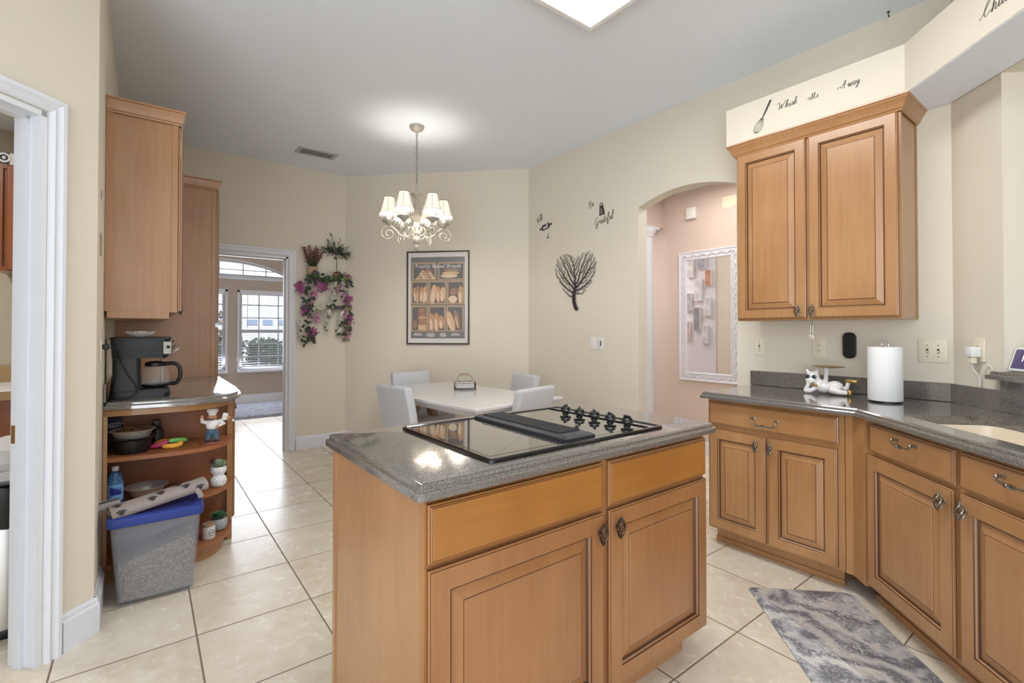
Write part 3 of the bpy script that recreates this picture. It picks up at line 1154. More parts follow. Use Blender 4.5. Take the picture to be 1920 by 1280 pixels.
sp = shelf_poly()
for z in (0.65, 0.39, 0.11):
    mb = MB(); mb.prism(sp, z - 0.022, z); mb.build('shelf', 'wood_in', t, smooth=30)
mb = MB(); mb.prism(sp, 0.862, 0.893); mb.build('top_rail', 'wood', t, smooth=30)
mb = MB(); mb.prism([(x * 0.93 - 0.02, y * 0.9 + 0.025) for x, y in sp], 0.0, 0.0875); mb.build('plinth', 'wood', t, smooth=30)
mb = MB(); mb.box(XL + 0.003 - 0.14, 3.506 - 3.4, 0, 0.443 - 0.14, 3.5225 - 3.4, 0.893); mb.build('back_panel', 'wood_in', t, smooth=0)
mb = MB(); mb.box(XL + 0.0005 - 0.14, 3.19 - 3.4, 0, XL + 0.0035 - 0.14, 3.505 - 3.4, 0.893); mb.build('side_panel', 'wood', t, smooth=0)
mb = MB(); mb.box(XL + 0.004 - 0.14, 3.181 - 3.4, 0.11, XL + 0.02 - 0.14, 3.195 - 3.4, 0.862); mb.build('stile', 'wood', t, smooth=0)
mb = MB(); mb.box(0.415 - 0.14, 3.463 - 3.4, 0.0, 0.443 - 0.14, 3.505 - 3.4, 0.862); mb.build('stile', 'wood', t, smooth=0)

HL = 0.935
lp = [(XL + 0.001, 4.498), (XL + 0.001, 3.165)]
for p_ in catmull([(XL + 0.001, 3.165, 0), (0.02, 3.14, 0), (0.22, 3.118, 0), (0.36, 3.155, 0), (0.455, 3.29, 0), (0.488, 3.5, 0), (0.492, 3.75, 0)], 6)[1:]:
    lp.append((p_.x, p_.y))
lp.append((0.492, 4.498))
mb = MB()
worktop_slab(mb, list(lp), HL)
lw = tag(mb.build('worktop', 'worktop', smooth=30), 'grey speckled worktop with rounded end under the coffee maker', 'worktop')
mb = MB(); mb.box(XL + 0.001, 3.175, HL + 0.0005, XL + 0.014, 4.495, HL + 0.095, 0.003, 1); mb.build('backsplash', 'worktop', lw, smooth=30)

# ------------------------------------------------------------------ cooktop
t = thing('cooktop', 'black electric downdraft cooktop with five knobs on the island', 'cooktop', (1.18, 1.405, HC))
o0 = (-1.18, -1.405, 0)
mb = MB()
fr = round_poly([(0.772, 1.108), (1.582, 1.108), (1.582, 1.702), (0.772, 1.702)], 0.02)
fi = offset_poly(fr, 0.016)
mb.rings([[(x, y, 0.0005) for x, y in fr], [(x, y, 0.009) for x, y in fr], [(x, y, 0.013) for x, y in offset_poly(fr, 0.004)], [(x, y, 0.013) for x, y in offset_poly(fr, 0.012)], [(x, y, 0.0095) for x, y in fi]], cap1=False)
M['cook_glass'] = plain('black_ceramic_glass', srgb(40, 41, 40), 0.035, coat=1.0, vary=0.02, **{'Specular IOR Level': 1.0, 'Coat Roughness': 0.01, 'IOR': 2.0})
shift(mb.build('frame', 'black_gloss', t, smooth=30), Matrix.Translation(o0))
mb = MB(); mb.prism(fi, 0.001, 0.0092)
shift(mb.build('glass_top', 'cook_glass', t, smooth=0), Matrix.Translation(o0))
mb = MB()
for (a0_, a1_) in ((0.80, 1.082), (1.25, 1.50)):
    lo = [(a0_, 1.15), (a1_, 1.15), (a1_, 1.665), (a0_, 1.665)]
    mb.plate([lo, offset_poly(lo, 0.0025)], 0.0093, 0.0097, lambda u, v, d: (u, v, d))
mb.build('burner_outline', 'black_gloss', t, smooth=0).data.transform(Matrix.Translation(o0))
mb = MB()
ca_, cb_ = [(1.098, 1.142), (1.235, 1.142), (1.235, 1.69), (1.098, 1.69)], None
mb.rings([[(x, y, 0.0095) for x, y in ca_], [(x, y, 0.018) for x, y in ca_], [(x, y, 0.026) for x, y in offset_poly(ca_, 0.013)]])
for k in range(30):
    y = 1.2 + k * 0.0155
    mb.box(1.114, y, 0.026, 1.219, y + 0.006, 0.030)
M['vent_grey'] = plain('graphite_grille', srgb(44, 46, 54), 0.4, coat=0.2)
shift(mb.build('vent_grille', 'vent_grey', t, smooth=20), Matrix.Translation(o0))
mb = MB(); mb.box(1.506, 1.128, 0.0095, 1.516, 1.685, 0.0135, 0.002, 1)
shift(mb.build('control_strip', 'black_gloss', t, smooth=20), Matrix.Translation(o0))
for i in range(5):
    y = 1.541 - i * 0.085
    mb = MB()
    mb.at((1.478 - 1.18, y - 1.405, 0.0095))
    mb.lathe([(0.014, 0), (0.014, 0.004), (0.009, 0.006), (0.009, 0.012), (0.024, 0.0125), (0.0255, 0.016), (0.0215, 0.02), (0.0205, 0.028), (0.018, 0.030)], 24)
    mb.at((1.478 - 1.18, y - 1.405, 0.0095), rz=0.5 + 0.2 * i)
    mb.box(-0.02, -0.005, 0.029, 0.02, 0.005, 0.04, 0.004)
    mb.build('knob', 'black', t)
# ------------------------------------------------------------------ lettering and wall decals
GL = {
 'W': (0.95, [[(-.15, .78), (-.05, .92), (.1, .85), (.14, .5), (.2, 0), (.42, .6), (.5, 0), (.72, .7), (.92, 1.0)]]),
 'h': (0.48, [[(0, 0), (.1, .35), (.24, .85), (.2, 1.0), (.12, .85), (.08, 0), (.2, .38), (.32, .42), (.32, .1), (.38, 0), (.48, .12)]]),
 'i': (0.28, [[(0, .1), (.12, .42), (.1, .1), (.18, 0), (.28, .12)], [(.15, .62), (.17, .66)]]),
 's': (0.34, [[(0, .08), (.18, .46), (.24, .2), (.18, 0), (.04, .06), (.2, .02), (.34, .14)]]),
 'k': (0.46, [[(0, .1), (.12, .5), (.24, .92), (.16, .98), (.1, .7), (.08, 0), (.12, .28), (.3, .46), (.3, .3), (.14, .24), (.28, .04), (.46, .12)]]),
 'M': (0.95, [[(-.2, .1), (-.3, .3), (-.12, .42), (0, .2), (.1, .0), (.28, .95), (.36, .05), (.4, .0), (.62, .98), (.66, .2), (.72, 0), (.9, .15)]]),
 'e': (0.34, [[(0, .12), (.16, .26), (.24, .4), (.14, .48), (.07, .2), (.14, 0), (.34, .14)]]),
 'A': (0.85, [[(-.25, .05), (-.3, .25), (-.05, .3), (.15, .15), (.45, .98), (.44, .4), (.48, 0), (.55, .0)], [(.15, .42), (.62, .46)]]),
 'w': (0.52, [[(0, .2), (.08, .46), (.1, .1), (.18, 0), (.28, .42), (.3, .06), (.38, 0), (.48, .44), (.52, .38)]]),
 'a': (0.42, [[(.3, .4), (.16, .46), (.06, .2), (.12, 0), (.24, .12), (.3, .44), (.28, .08), (.34, 0), (.42, .12)]]),
 'y': (0.42, [[(0, .2), (.08, .46), (.1, .12), (.2, .06), (.3, .46), (.28, -.1), (.2, -.45), (.08, -.36), (.24, -.1), (.42, .14)]]),
 'C': (0.62, [[(-.2, .0), (-.3, .1), (-.1, .2), (.4, .9), (.3, 1.0), (.1, .7), (.04, .3), (.16, 0), (.4, .1), (.55, .25)]]),
 'l': (0.26, [[(0, .1), (.14, .5), (.22, .9), (.14, 1.0), (.08, .6), (.08, .1), (.14, 0), (.26, .12)]]),
 'R': (0.66, [[(.1, 0), (.2, .9)], [(-.1, .7), (.05, .92), (.35, 1.0), (.5, .8), (.38, .56), (.2, .5), (.35, .3), (.5, .02), (.66, .12)]]),
 'o': (0.38, [[(.18, .44), (.06, .26), (.1, .02), (.24, .02), (.3, .26), (.2, .44), (.26, .36), (.38, .38)]]),
 't': (0.3, [[(0, .1), (.14, .5), (.18, .85), (.1, .2), (.16, 0), (.3, .12)], [(.04, .56), (.28, .6)]]),
 'B': (0.66, [[(.06, 0), (.18, .95)], [(-.1, .75), (.1, .98), (.42, .98), (.46, .7), (.2, .52), (.5, .46), (.5, .1), (.25, 0), (.05, .05)]]),
 'G': (0.66, [[(.45, .85), (.3, 1.0), (.08, .75), (.04, .3), (.2, .04), (.42, .2), (.46, .45), (.3, .42), (.46, .45), (.44, -.1), (.3, -.4), (.16, -.3), (.4, -.02), (.62, .12)]]),
 'r': (0.34, [[(0, .12), (.1, .46), (.14, .5), (.16, .4), (.28, .42), (.24, .1), (.34, .12)]]),
 'f': (0.32, [[(0, .12), (.16, .5), (.24, .9), (.16, 1.0), (.1, .6), (.06, -.35), (.14, -.4), (.16, -.05), (.32, .12)]]),
 'u': (0.42, [[(0, .2), (.08, .46), (.08, .1), (.16, 0), (.28, .2), (.3, .46), (.28, .1), (.34, 0), (.42, .12)]]),
}


def script_word(mb, word, size, x0, y0, weight=0.03, slant=0.22):
    x = x0
    for ch in word:
        adv, strokes = GL[ch]
        for st in strokes:
            p = [(x + (px + py * slant) * size, y0 + py * size, 0) for px, py in st]
            c = catmull(p, 5) if len(p) > 2 else [Vector(q) for q in p]
            r = []
            for i in range(len(c)):
                d = (c[min(i + 1, len(c) - 1)] - c[max(i - 1, 0)])
                down = abs(d.y) / (d.length + 1e-9)
                r.append(size * weight * (0.45 + 0.75 * down))
            old = mb.M
            mb.M = old @ Matrix.Diagonal((1, 1, 0.12, 1))
            mb.tube(c, r, 6)
            mb.M = old
        x += adv * size
    return x - x0


def decal(name, word, size, loc, n, tilt, label, cat='wall decal', group=None, weight=0.03):
    mb = MB(); mb.M = facing((0, 0, 0), *n, tilt)
    w = 0
    script_word(mb, word, size, 0, 0, weight)
    o = mb.build(name, 'ink', None, loc)
    return tag(o, label, cat, group)


NR = (-1, 0)                       # right wall faces -x
SOF = 3.0525                       # soffit front
G1 = 'lettering above the wall cabinet'
decal('word_decal', 'Whisk', 0.044, (SOF, 1.325, 2.643), NR, 0.0, 'script decal reading Whisk beside the whisk picture on the soffit', 'wall decal', G1)
decal('word_decal', 'Me', 0.036, (SOF, 1.148, 2.637), NR, 0.0, 'short script decal reading Me, middle word on the soffit', 'wall decal', G1)
decal('word_decal', 'Away', 0.042, (SOF, 0.995, 2.637), NR, 0.0, 'script decal reading Away, right above the cabinet crown', 'wall decal', G1)
# angled soffit face
sp_ = (sx - 0.474 * S2 - 0.0015 * S2, sy - 0.474 * S2 + 0.0015 * S2, 2.578)
decal('word_decal', 'Chill', 0.06, sp_, (-S2, S2), 0.0, 'script decal reading Chill on the angled soffit at top right', 'wall decal', G1, 0.02)
# whisk
mb = MB(); mb.M = facing((0, 0, 0), -1, 0, R(-28)) @ Matrix.Diagonal((1, 1, 0.2, 1))
mb.tube([(0, 0.0, 0), (0, 0.05, 0), (0, 0.10, 0)], [0.004, 0.006, 0.007], 8)
for k in (-0.026, -0.016, -0.006, 0.006, 0.016, 0.026):
    mb.tube(catmull([(0, 0.0, 0), (k * 0.55, -0.025, 0), (k, -0.06, 0), (k * 0.7, -0.088, 0), (0, -0.1, 0)], 6), 0.0013, 5)
tag(mb.build('whisk_decal', 'ink', None, (SOF, 1.412, 2.632)), 'dark balloon whisk picture decal on the soffit', 'wall decal', G1)

G2 = 'kitchen decals on the arch wall'
XW = XR - 0.0012
decal('word_decal', 'Roll', 0.058, (XW, 3.945, 2.455), NR, R(28), 'tilted script decal reading Roll above the rolling pin decal', 'wall decal', G2, 0.045)
mb = MB(); mb.M = facing((0, 0, 0), -1, 0, R(10))
mb.plate([round_poly([(-.062, -.030), (.062, -.030), (.062, .030), (-.062, .030)], 0.012)], 0, 0.0008, lambda u, v, d: (u, v, d))
for s in (-1, 1):
    mb.plate([round_poly([(s * .062, -.008), (s * .1, -.010), (s * .1, .010), (s * .062, .008)], 0.004)], 0, 0.0008, lambda u, v, d: (u, v, d))
o = tag(mb.build('rolling_pin_decal', 'ink', None, (XW, 3.815, 2.402)), 'dark rolling pin decal with the word with written on it', 'wall decal', G2)
mb = MB(); mb.M = facing((-0.0012, 0, 0), -1, 0, R(10))
script_word(mb, 'with', 0.048, -0.042, -0.016, 0.05)
o2 = mb.build('lettering', 'white', o); o2['label'] = 'white lettering'
decal('word_decal', 'it', 0.055, (XW, 3.795, 2.272), NR, R(10), 'tiny script decal reading it below the rolling pin decal', 'wall decal', G2, 0.05)
decal('word_decal', 'Be', 0.065, (XW, 3.185, 2.462), NR, R(20), 'script decal reading Be beside the grater decal', 'wall decal', G2, 0.04)
decal('word_decal', 'Grateful', 0.075, (XW, 3.115, 2.284), NR, R(10), 'script decal reading Grateful below the grater decal', 'wall decal', G2, 0.035)
mb = MB(); mb.M = facing((0, 0, 0), -1, 0, R(6))
ga = [(-.036, -.05), (.036, -.05), (.022, .04), (-.022, .04)]
slots = [[(-.02 + k * .0135, -.04), (-.016 + k * .0135, -.04), (-.014 + k * .009, .02), (-.017 + k * .009, .02)] for k in range(3)]
mb.plate([ga] + slots, 0, 0.0008, lambda u, v, d: (u, v, d))
mb.tube(catmull([(-.014, .04, 0), (-.014, .055, 0), (0, .062, 0), (.014, .055, 0), (.014, .04, 0)], 4), 0.004, 6)
tag(mb.build('grater_decal', 'ink', None, (XW, 3.03, 2.425)), 'dark box grater decal between Be and Grateful', 'wall decal', G2)

# faint decals at the corner of the left wall
mb = MB(); mb.M = facing((0, 0, 0), 1, 0)
mb.plate([[(-.035, -.05), (.035, -.05), (.035, .05), (-.035, .05)], [(-.022, -.035), (.022, -.035), (.022, .035), (-.022, .035)]], 0, 0.003, lambda u, v, d: (u, v, d))
M['ink_pale'] = plain('pale_grey_ink', srgb(168, 158, 142), 0.7)
tag(mb.build('frame_decal', 'ink_pale', None, (XL + 0.0005, 2.93, 1.70)), 'small grey frame-shaped decal edge-on beside the left wall cabinet', 'wall decal')
mb = MB(); mb.M = facing((0, 0, 0), 1, 0, R(40))
mb.tube([(-.03, 0, 0), (.02, 0, 0)], 0.004, 6)
mb.ball((0.035, 0, 0), (0.018, 0.010, 0.0015))
tag(mb.build('spoon_decal', 'ink_pale', None, (XL + 0.001, 2.93, 1.93)), 'small grey spoon decal above the frame decal on the left wall', 'wall decal')


# ------------------------------------------------------------------ heart tree on the right wall
def heart_in(x, y):
    # x, y in -1..1 ; y up
    x *= 1.15
    y = y * 1.12 + 0.12
    return (x * x + y * y - 0.75) ** 3 - 1.6 * x * x * y ** 3 < 0


rnd = random.Random(3)
att = []
while len(att) < 1500:
    x, y = rnd.uniform(-1, 1), rnd.uniform(-1.1, 1.1)
    if heart_in(x, y) and not (abs(x - 0.02) < 0.06 and y < -0.3):
        att.append(Vector((x, y, 0)))
nodes = [Vector((0.16, -1.12, 0)), Vector((0.08, -1.02, 0)), Vector((0.03, -0.9, 0)), Vector((0.0, -0.78, 0)), Vector((-0.01, -0.66, 0)), Vector((0.0, -0.54, 0)), Vector((0.03, -0.42, 0))]
par = [-1, 0, 1, 2, 3, 4, 5]
stuck = 0
for it in range(160):
    pull = {}
    for a in att:
        bi, bd = -1, 9
        for i, n_ in enumerate(nodes):
            d = (a - n_).length
            if d < bd and i >= 4:
                bi, bd = i, d
        if bd < (0.9 if it < 25 else 0.4):
            pull.setdefault(bi, []).append((a - nodes[bi]).normalized())
    if not pull:
        break
    grew = False
    for i, ds in pull.items():
        d = Vector((0, 0, 0))
        for q in ds:
            d += q
        d = d / len(ds) + Vector((rnd.uniform(-.35, .35), rnd.uniform(-.35, .35), 0))
        if d.length < 1e-6:
            continue
        q = nodes[i] + d.normalized() * 0.042
        if heart_in(q.x, q.y) and min((q - m_).length for m_ in nodes) > 0.026:
            nodes.append(q); par.append(i); grew = True
    att = [a for a in att if min((a - n_).length for n_ in nodes) > 0.046]
    stuck = 0 if grew else stuck + 1
    if stuck > 8 or len(nodes) > 1100:
        break
cnt = [1] * len(nodes)
for i in range(len(nodes) - 1, 0, -1):
    cnt[par[i]] += cnt[i]
mb = MB(); mb.M = facing((0, 0, 0), -1, 0, R(-3)) @ Matrix.Diagonal((0.318, 0.276, 0.14, 1))
kids = {}
for i, p_ in enumerate(par):
    kids.setdefault(p_, []).append(i)
done = set()
def rad_of(i):
    return 0.0075 + 0.0017 * cnt[i] ** 0.55
for i in range(len(nodes)):
    # chains: start at every child that is not the thickest of its parent
    if par[i] == -1 or max(kids[par[i]], key=lambda k: cnt[k]) != i:
        ch = [i] if par[i] == -1 else [par[i], i]
        c = i
        while c in kids:
            c = max(kids[c], key=lambda k: cnt[k]); ch.append(c)
        pts = [nodes[k] for k in ch]
        r = [rad_of(k) for k in ch]
        if par[i] != -1:
            r[0] = r[1]
        r[-1] *= 0.5
        if len(pts) > 1:
            mb.tube(pts, r, 5)
tag(mb.build('heart_tree_art', 'plum_metal', None, (XR - 0.012, 3.375, 1.815)), 'dark metal heart-shaped tree hanging on the cream wall', 'wall art')


# ------------------------------------------------------------------ switch plates and outlets
def wall_plate(name, label, cat, loc, n, w, h, mat, gangs, group='switch plates and outlets on the right wall'):
    ang = math.atan2(n[1], n[0]) + PI / 2      # local -y is the outward side
    t = thing(name, label, cat, loc, ang, group)
    mb = MB()
    mb.box(-w / 2, -0.006, -h / 2, w / 2, 0, h / 2, 0.0025, 2)
    mb.build('plate', mat, t, smooth=40)
    for x, kind in gangs:
        if kind == 'toggle':
            mb = MB(); mb.box(x - 0.005, -0.0072, -0.012, x + 0.005, -0.0055, 0.012)
            for z in (-0.03, 0.03):
                mb.at((x, -0.006, z), rx=PI / 2); mb.lathe([(0.003, 0), (0.002, 0.0012)], 8); mb.at()
            mb.build('slot', 'slot', t, smooth=0)
            mb = MB(); mb.at((x, -0.006, 0), rx=R(28)); mb.box(-0.004, -0.013, -0.004, 0.004, 0, 0.004, 0.001, 1)
            mb.build('toggle', mat, t)
        elif kind == 'outlet':
            mb = MB(); mb.box(x - 0.0165, -0.0078, -0.034, x + 0.0165, -0.0055, 0.034, 0.001, 1); mb.build('receptacle', mat, t, smooth=30)
            mb = MB()
            for z in (-0.02, 0.014):
                mb.box(x - 0.008, -0.0084, z, x - 0.0055, -0.0074, z + 0.009); mb.box(x + 0.0055, -0.0084, z, x + 0.008, -0.0074, z + 0.008)
                mb.at((x, -0.0078, z - 0.005), rx=PI / 2); mb.lathe([(0.0028, 0), (0.0028, 0.0006)], 8); mb.at()
            mb.build('slot', 'slot', t, smooth=0)
        elif kind == 'decora':
            mb = MB(); mb.box(x - 0.0165, -0.0085, -0.033, x + 0.0165, -0.0055, 0.033, 0.001, 1); mb.build('rocker', mat, t, smooth=30)
        elif kind == 'dimmer':
            mb = MB(); mb.box(x - 0.0165, -0.0085, -0.033, x + 0.0165, -0.0055, 0.033, 0.001, 1); mb.build('rocker', mat, t, smooth=30)
            mb = MB(); mb.box(x - 0.006, -0.011, -0.02, x + 0.006, -0.008, 0.024); mb.build('slot', 'slot', t, smooth=0)
    return t


wall_plate('light_switch', 'almond single toggle switch plate at the left end above the worktop', 'switch', (XR - 0.0005, 1.592, 1.19), NR, 0.072, 0.115, 'almond', [(0, 'toggle')])
wall_plate('wall_outlet', 'almond outlet plate above the bulldog figurine', 'outlet', (XR - 0.0005, 1.225, 1.193), NR, 0.076, 0.118, 'almond', [(0, 'outlet')])
wall_plate('light_switch', 'wide almond double toggle switch plate right of the paper towels', 'switch', (XR - 0.0005, 0.675, 1.19), NR, 0.122, 0.122, 'almond', [(-0.023, 'toggle'), (0.023, 'toggle')])
wall_plate('light_switch', 'blank white switch plate below the heart tree, left one of two', 'switch', (XR - 0.0005, 3.137, 1.18), NR, 0.074, 0.118, 'white', [(0, 'decora')])
wall_plate('light_switch', 'white dimmer switch plate below the heart tree, nearer the arch', 'switch', (XR - 0.0005, 3.04, 1.18), NR, 0.074, 0.118, 'white', [(0, 'dimmer')])
op = bl(0.165, -0.0005)
wall_plate('wall_outlet', 'almond outlet plate holding the white charger by the bar ledge', 'outlet', (op[0], op[1], 1.205), (-S2, S2), 0.074, 0.118, 'almond', [(0, 'outlet')])
wall_plate('wall_outlet', 'almond outlet on the left wall feeding the coffee maker', 'outlet', (XL + 0.0005, 2.97, 1.21), (1, 0), 0.074, 0.118, 'almond', [(0, 'outlet')])

# black oval speaker on the wall
mb = MB()
lp_ = round_poly([(-.034, -.077), (.034, -.077), (.034, .077), (-.034, .077)], 0.034, 10)
mb.M = facing((0, 0, 0), -1, 0)
mb.rings([[(x, y, 0) for x, y in offset_poly(lp_, 0.006)], [(x, y, 0.008) for x, y in lp_], [(x, y, 0.022) for x, y in lp_], [(x, y, 0.03) for x, y in offset_poly(lp_, 0.008)]])
tag(mb.build('wall_device', 'black', None, (XR - 0.001, 1.056, 1.211), smooth=40), 'black oval device mounted on the wall under the cabinet', 'device')

# charger, cable and smart display
ang = math.atan2(S2, -S2) + PI / 2
t = thing('charger', 'white cube charger plugged in beside the bar ledge', 'charger', (op[0], op[1], 1.197), ang)
mb = MB(); mb.box(-0.024, -0.052, -0.026, 0.022, -0.0095, 0.024, 0.003, 2); mb.build('body', 'white', t, smooth=40)
mb = MB(); mb.box(-0.012, -0.045, -0.058, 0.013, -0.02, -0.0265, 0.003, 1); o = mb.build('plug', 'almond', t, smooth=40)
def wp(s, d, z):
    q = bl(s, d); return (q[0], q[1], z)
mb = MB()
mb.tube(catmull([wp(0.155, -0.03, 1.14), wp(0.158, -0.024, 1.11), wp(0.172, -0.016, 1.085), wp(0.18, -0.014, 1.06), wp(0.176, -0.014, 1.045), wp(0.181, -0.014, 1.03), wp(0.186, -0.014, 1.05), wp(0.184, -0.014, 1.075), wp(0.198, -0.014, 1.11), wp(0.21, -0.014, 1.132), wp(0.225, -0.014, 1.138), wp(0.25, -0.016, 1.128), wp(0.262, -0.02, 1.116), wp(0.28, -0.024, 1.1135), wp(0.30, -0.012, 1.1135), wp(0.315, 0.02, 1.1135)], 6), 0.0021, 7)
tag(mb.build('charging_cable', 'white'), 'thin white cable looping from the charger to the bar ledge', 'cable')
# display: sits on the ledge, facing the kitchen
dp = bl(0.395, 0.012)
t = thing('smart_display', 'white smart display showing the time on the bar ledge', 'smart display', (dp[0], dp[1], 1.1110), ang)
lp_ = round_poly([(-.089, 0.004), (.089, 0.004), (.089, 0.118), (-.089, 0.118)], 0.016, 6)
tl = Matrix.Rotation(R(72), 4, 'X')
mb = MB(); mb.M = Matrix.Rotation(R(-18), 4, 'X') @ Matrix.Rotation(R(90), 4, 'X')
mb.rings([[(x, y, -0.010) for x, y in offset_poly(lp_, 0.004)], [(x, y, -0.006) for x, y in lp_], [(x, y, 0.004) for x, y in lp_], [(x, y, 0.007) for x, y in offset_poly(lp_, 0.003)]])
mb.build('body', 'white', t, smooth=40)
p = N('display_screen')
c_ = srgb(92, 80, 118)
p.b.inputs['Base Color'].default_value = (0.02, 0.02, 0.03, 1)
p.b.inputs['Emission Color'].default_value = c_
p.b.inputs['Emission Strength'].default_value = 0.75
p.b.inputs['Roughness'].default_value = 0.1
M['screen'] = p.m
mb = MB(); mb.M = Matrix.Rotation(R(-18), 4, 'X') @ Matrix.Rotation(R(90), 4, 'X')
ls_ = offset_poly(lp_, 0.0115)
mb.plate([ls_], 0.0068, 0.0076, lambda u, v, d: (u, v, d))
sc = mb.build('screen', 'screen', t, smooth=0)
p = N('screen_digits')
p.b.inputs['Emission Color'].default_value = (1, 1, 1, 1)
p.b.inputs['Emission Strength'].default_value = 0.7
M['digits'] = p.m
m_ = Matrix.Rotation(R(-18), 4, 'X') @ Matrix.Rotation(R(90), 4, 'X') @ Matrix.Translation((-0.018, 0.066, 0.0078))
text_mesh('digits', '19', 0.05, 'digits', sc, m_, depth=0.0002)
mb = MB(); mb.at((0, 0.03, 0)); mb.lathe([(0.038, 0.0005), (0.04, 0.006), (0.03, 0.02), (0.02, 0.05), (0.0, 0.06)], 20, sx=1.3, sy=0.75)
mb.build('stand', 'almond', t)

# ------------------------------------------------------------------ paper towels
t = thing('paper_towel_holder', 'wire paper towel holder carrying the white roll', 'paper towel holder', (3.10, 0.815, HC))
mb = MB(); mb.lathe([(0.072, 0.0005), (0.072, 0.006), (0.066, 0.009), (0.0, 0.009)], 28); mb.build('base', 'black', t)
mb = MB(); mb.tube([(0, 0, 0.008), (0, 0, 0.282)], 0.004, 8)
mb.tube(catmull([(0, 0, 0.28), (-0.012, 0.010, 0.300), (-0.006, 0.006, 0.316), (0.006, -0.006, 0.318), (0.014, -0.012, 0.305), (0.013, -0.011, 0.292)], 6), 0.0026, 8); mb.build('rod', 'chrome', t)
p = N('paper_towel')
v_ = p.coord()
q_ = p.noise(v_, 140, 3, 0.5)
p.l(p.mix(q_, srgb(226, 226, 226), srgb(244, 243, 241)), p.b.inputs['Base Color'])
p.b.inputs['Roughness'].default_value = 0.9
p.bump(q_, 0.35, 0.003)
M['towel'] = p.m
mb = MB(); mb.lathe([(0.02, 0.0), (0.0735, 0.0), (0.0752, 0.004), (0.0752, 0.275), (0.0735, 0.279), (0.02, 0.279), (0.0195, 0.275), (0.0195, 0.004), (0.02, 0.0)], 48, (0, 0, 0), cap=False)
mb.M = Matrix.Identity(4)
tag(mb.build('paper_towel_roll', 'towel', None, (3.10, 0.815, HC + 0.0095)), 'tall white roll of quilted paper towels on the worktop', 'paper towels')

# ------------------------------------------------------------------ reclining bulldog figurine carrying a tray
M['resin'] = plain('white_resin', srgb(232, 228, 224), 0.35, coat=0.2, vary=0.03)
M['lens'] = plain('dark_lens', srgb(38, 48, 62), 0.08, coat=0.6, vary=0.03)
t = thing('bulldog_figurine', 'white bulldog figurine in sunglasses lying down with a gold tray', 'figurine', (3.205, 1.13, HC + 0.0022), -PI / 2 + 0.12)
# local: x to the right as seen, -y to the viewer
mb = MB()
mb.ball((-0.065, 0.0, 0.095), (0.036, 0.034, 0.034))          # skull
mb.ball((-0.068, -0.024, 0.080), (0.028, 0.02, 0.02))         # muzzle
mb.ball((-0.085, -0.022, 0.074), (0.015, 0.016, 0.016)); mb.ball((-0.053, -0.022, 0.073), (0.015, 0.016, 0.016))
mb.ball((-0.07, -0.035, 0.068), (0.012, 0.01, 0.010))
mb.tube([(-0.05, 0, 0.07), (-0.02, 0.0, 0.045)], [0.028, 0.03], 12)   # neck
mb.ball((-0.01, 0, 0.038), (0.05, 0.036, 0.034))
mb.ball((0.045, 0.002, 0.042), (0.045, 0.036, 0.038))          # rump
mb.tube([(-0.02, -0.02, 0.05), (-0.075, -0.035, 0.012), (-0.1, -0.03, 0.01)], [0.016, 0.013, 0.012], 10)
mb.tube([(-0.1, -0.03, 0.01), (-0.085, -0.03, 0.045), (-0.08, -0.025, 0.062)], [0.012, 0.011, 0.013], 10)
mb.tube([(0.03, -0.02, 0.03), (0.075, -0.035, 0.018), (0.115, -0.035, 0.016)], [0.024, 0.017, 0.012], 10)
mb.tube([(0.06, 0.015, 0.035), (0.1, 0.02, 0.035), (0.108, 0.02, 0.072)], [0.022, 0.015, 0.012], 10)
mb.tube([(-0.005, 0.012, 0.05), (0.0, 0.012, 0.11), (0.004, 0.012, 0.153)], [0.016, 0.011, 0.02], 12)
mb.tube([(-0.088, 0.0, 0.12), (-0.1, 0.0, 0.14)], [0.012, 0.004], 8)
mb.tube([(-0.045, 0.0, 0.12), (-0.042, 0.0, 0.147)], [0.012, 0.005], 8)
o = mb.build('body', 'resin', t)
rm = o.modifiers.new('union', 'REMESH'); rm.mode = 'VOXEL'; rm.voxel_size = 0.0028; rm.use_smooth_shade = True
sm_ = o.modifiers.new('soft', 'SMOOTH'); sm_.factor = 0.5; sm_.iterations = 3
mb = MB()
for x in (-0.082, -0.05):
    mb.at((x, -0.036, 0.098), rx=PI / 2); mb.lathe([(0.0125, 0), (0.0125, 0.002), (0.010, 0.0035), (0, 0.004)], 18)
mb.at(); mb.tube([(-0.072, -0.038, 0.1), (-0.06, -0.038, 0.1)], 0.0015, 6)
mb.build('sunglasses', 'lens', t)
mb = MB(); mb.at((-0.048, -0.045, 0.052), ry=0.3); mb.rings([[(-0.016, -0.003, -0.008), (-0.016, 0.003, -0.008), (-0.016, 0.003, 0.008), (-0.016, -0.003, 0.008)], [(0, -0.003, -0.003), (0, 0.003, -0.003), (0, 0.003, 0.003), (0, -0.003, 0.003)], [(0.016, -0.003, -0.008), (0.016, 0.003, -0.008), (0.016, 0.003, 0.008), (0.016, -0.003, 0.008)]])
mb.build('bow_tie', 'gold', t, smooth=0)
mb = MB(); mb.ball((0.125, -0.037, 0.018), (0.013, 0.012, 0.019)); mb.build('shoe', 'gold', t)
mb = MB(); mb.box(0.092, 0.006, 0.072, 0.152, 0.034, 0.09, 0.006, 2); mb.build('shoe', 'gold', t)
mb = MB(); mb.at((0.012, 0.012, 0.153)); mb.lathe([(0.0, 0.002), (0.05, 0.001), (0.082, 0.006), (0.084, 0.009), (0.08, 0.0095), (0.05, 0.004), (0, 0.0045)], 32, cap=False)
mb.build('tray', 'gold', t)

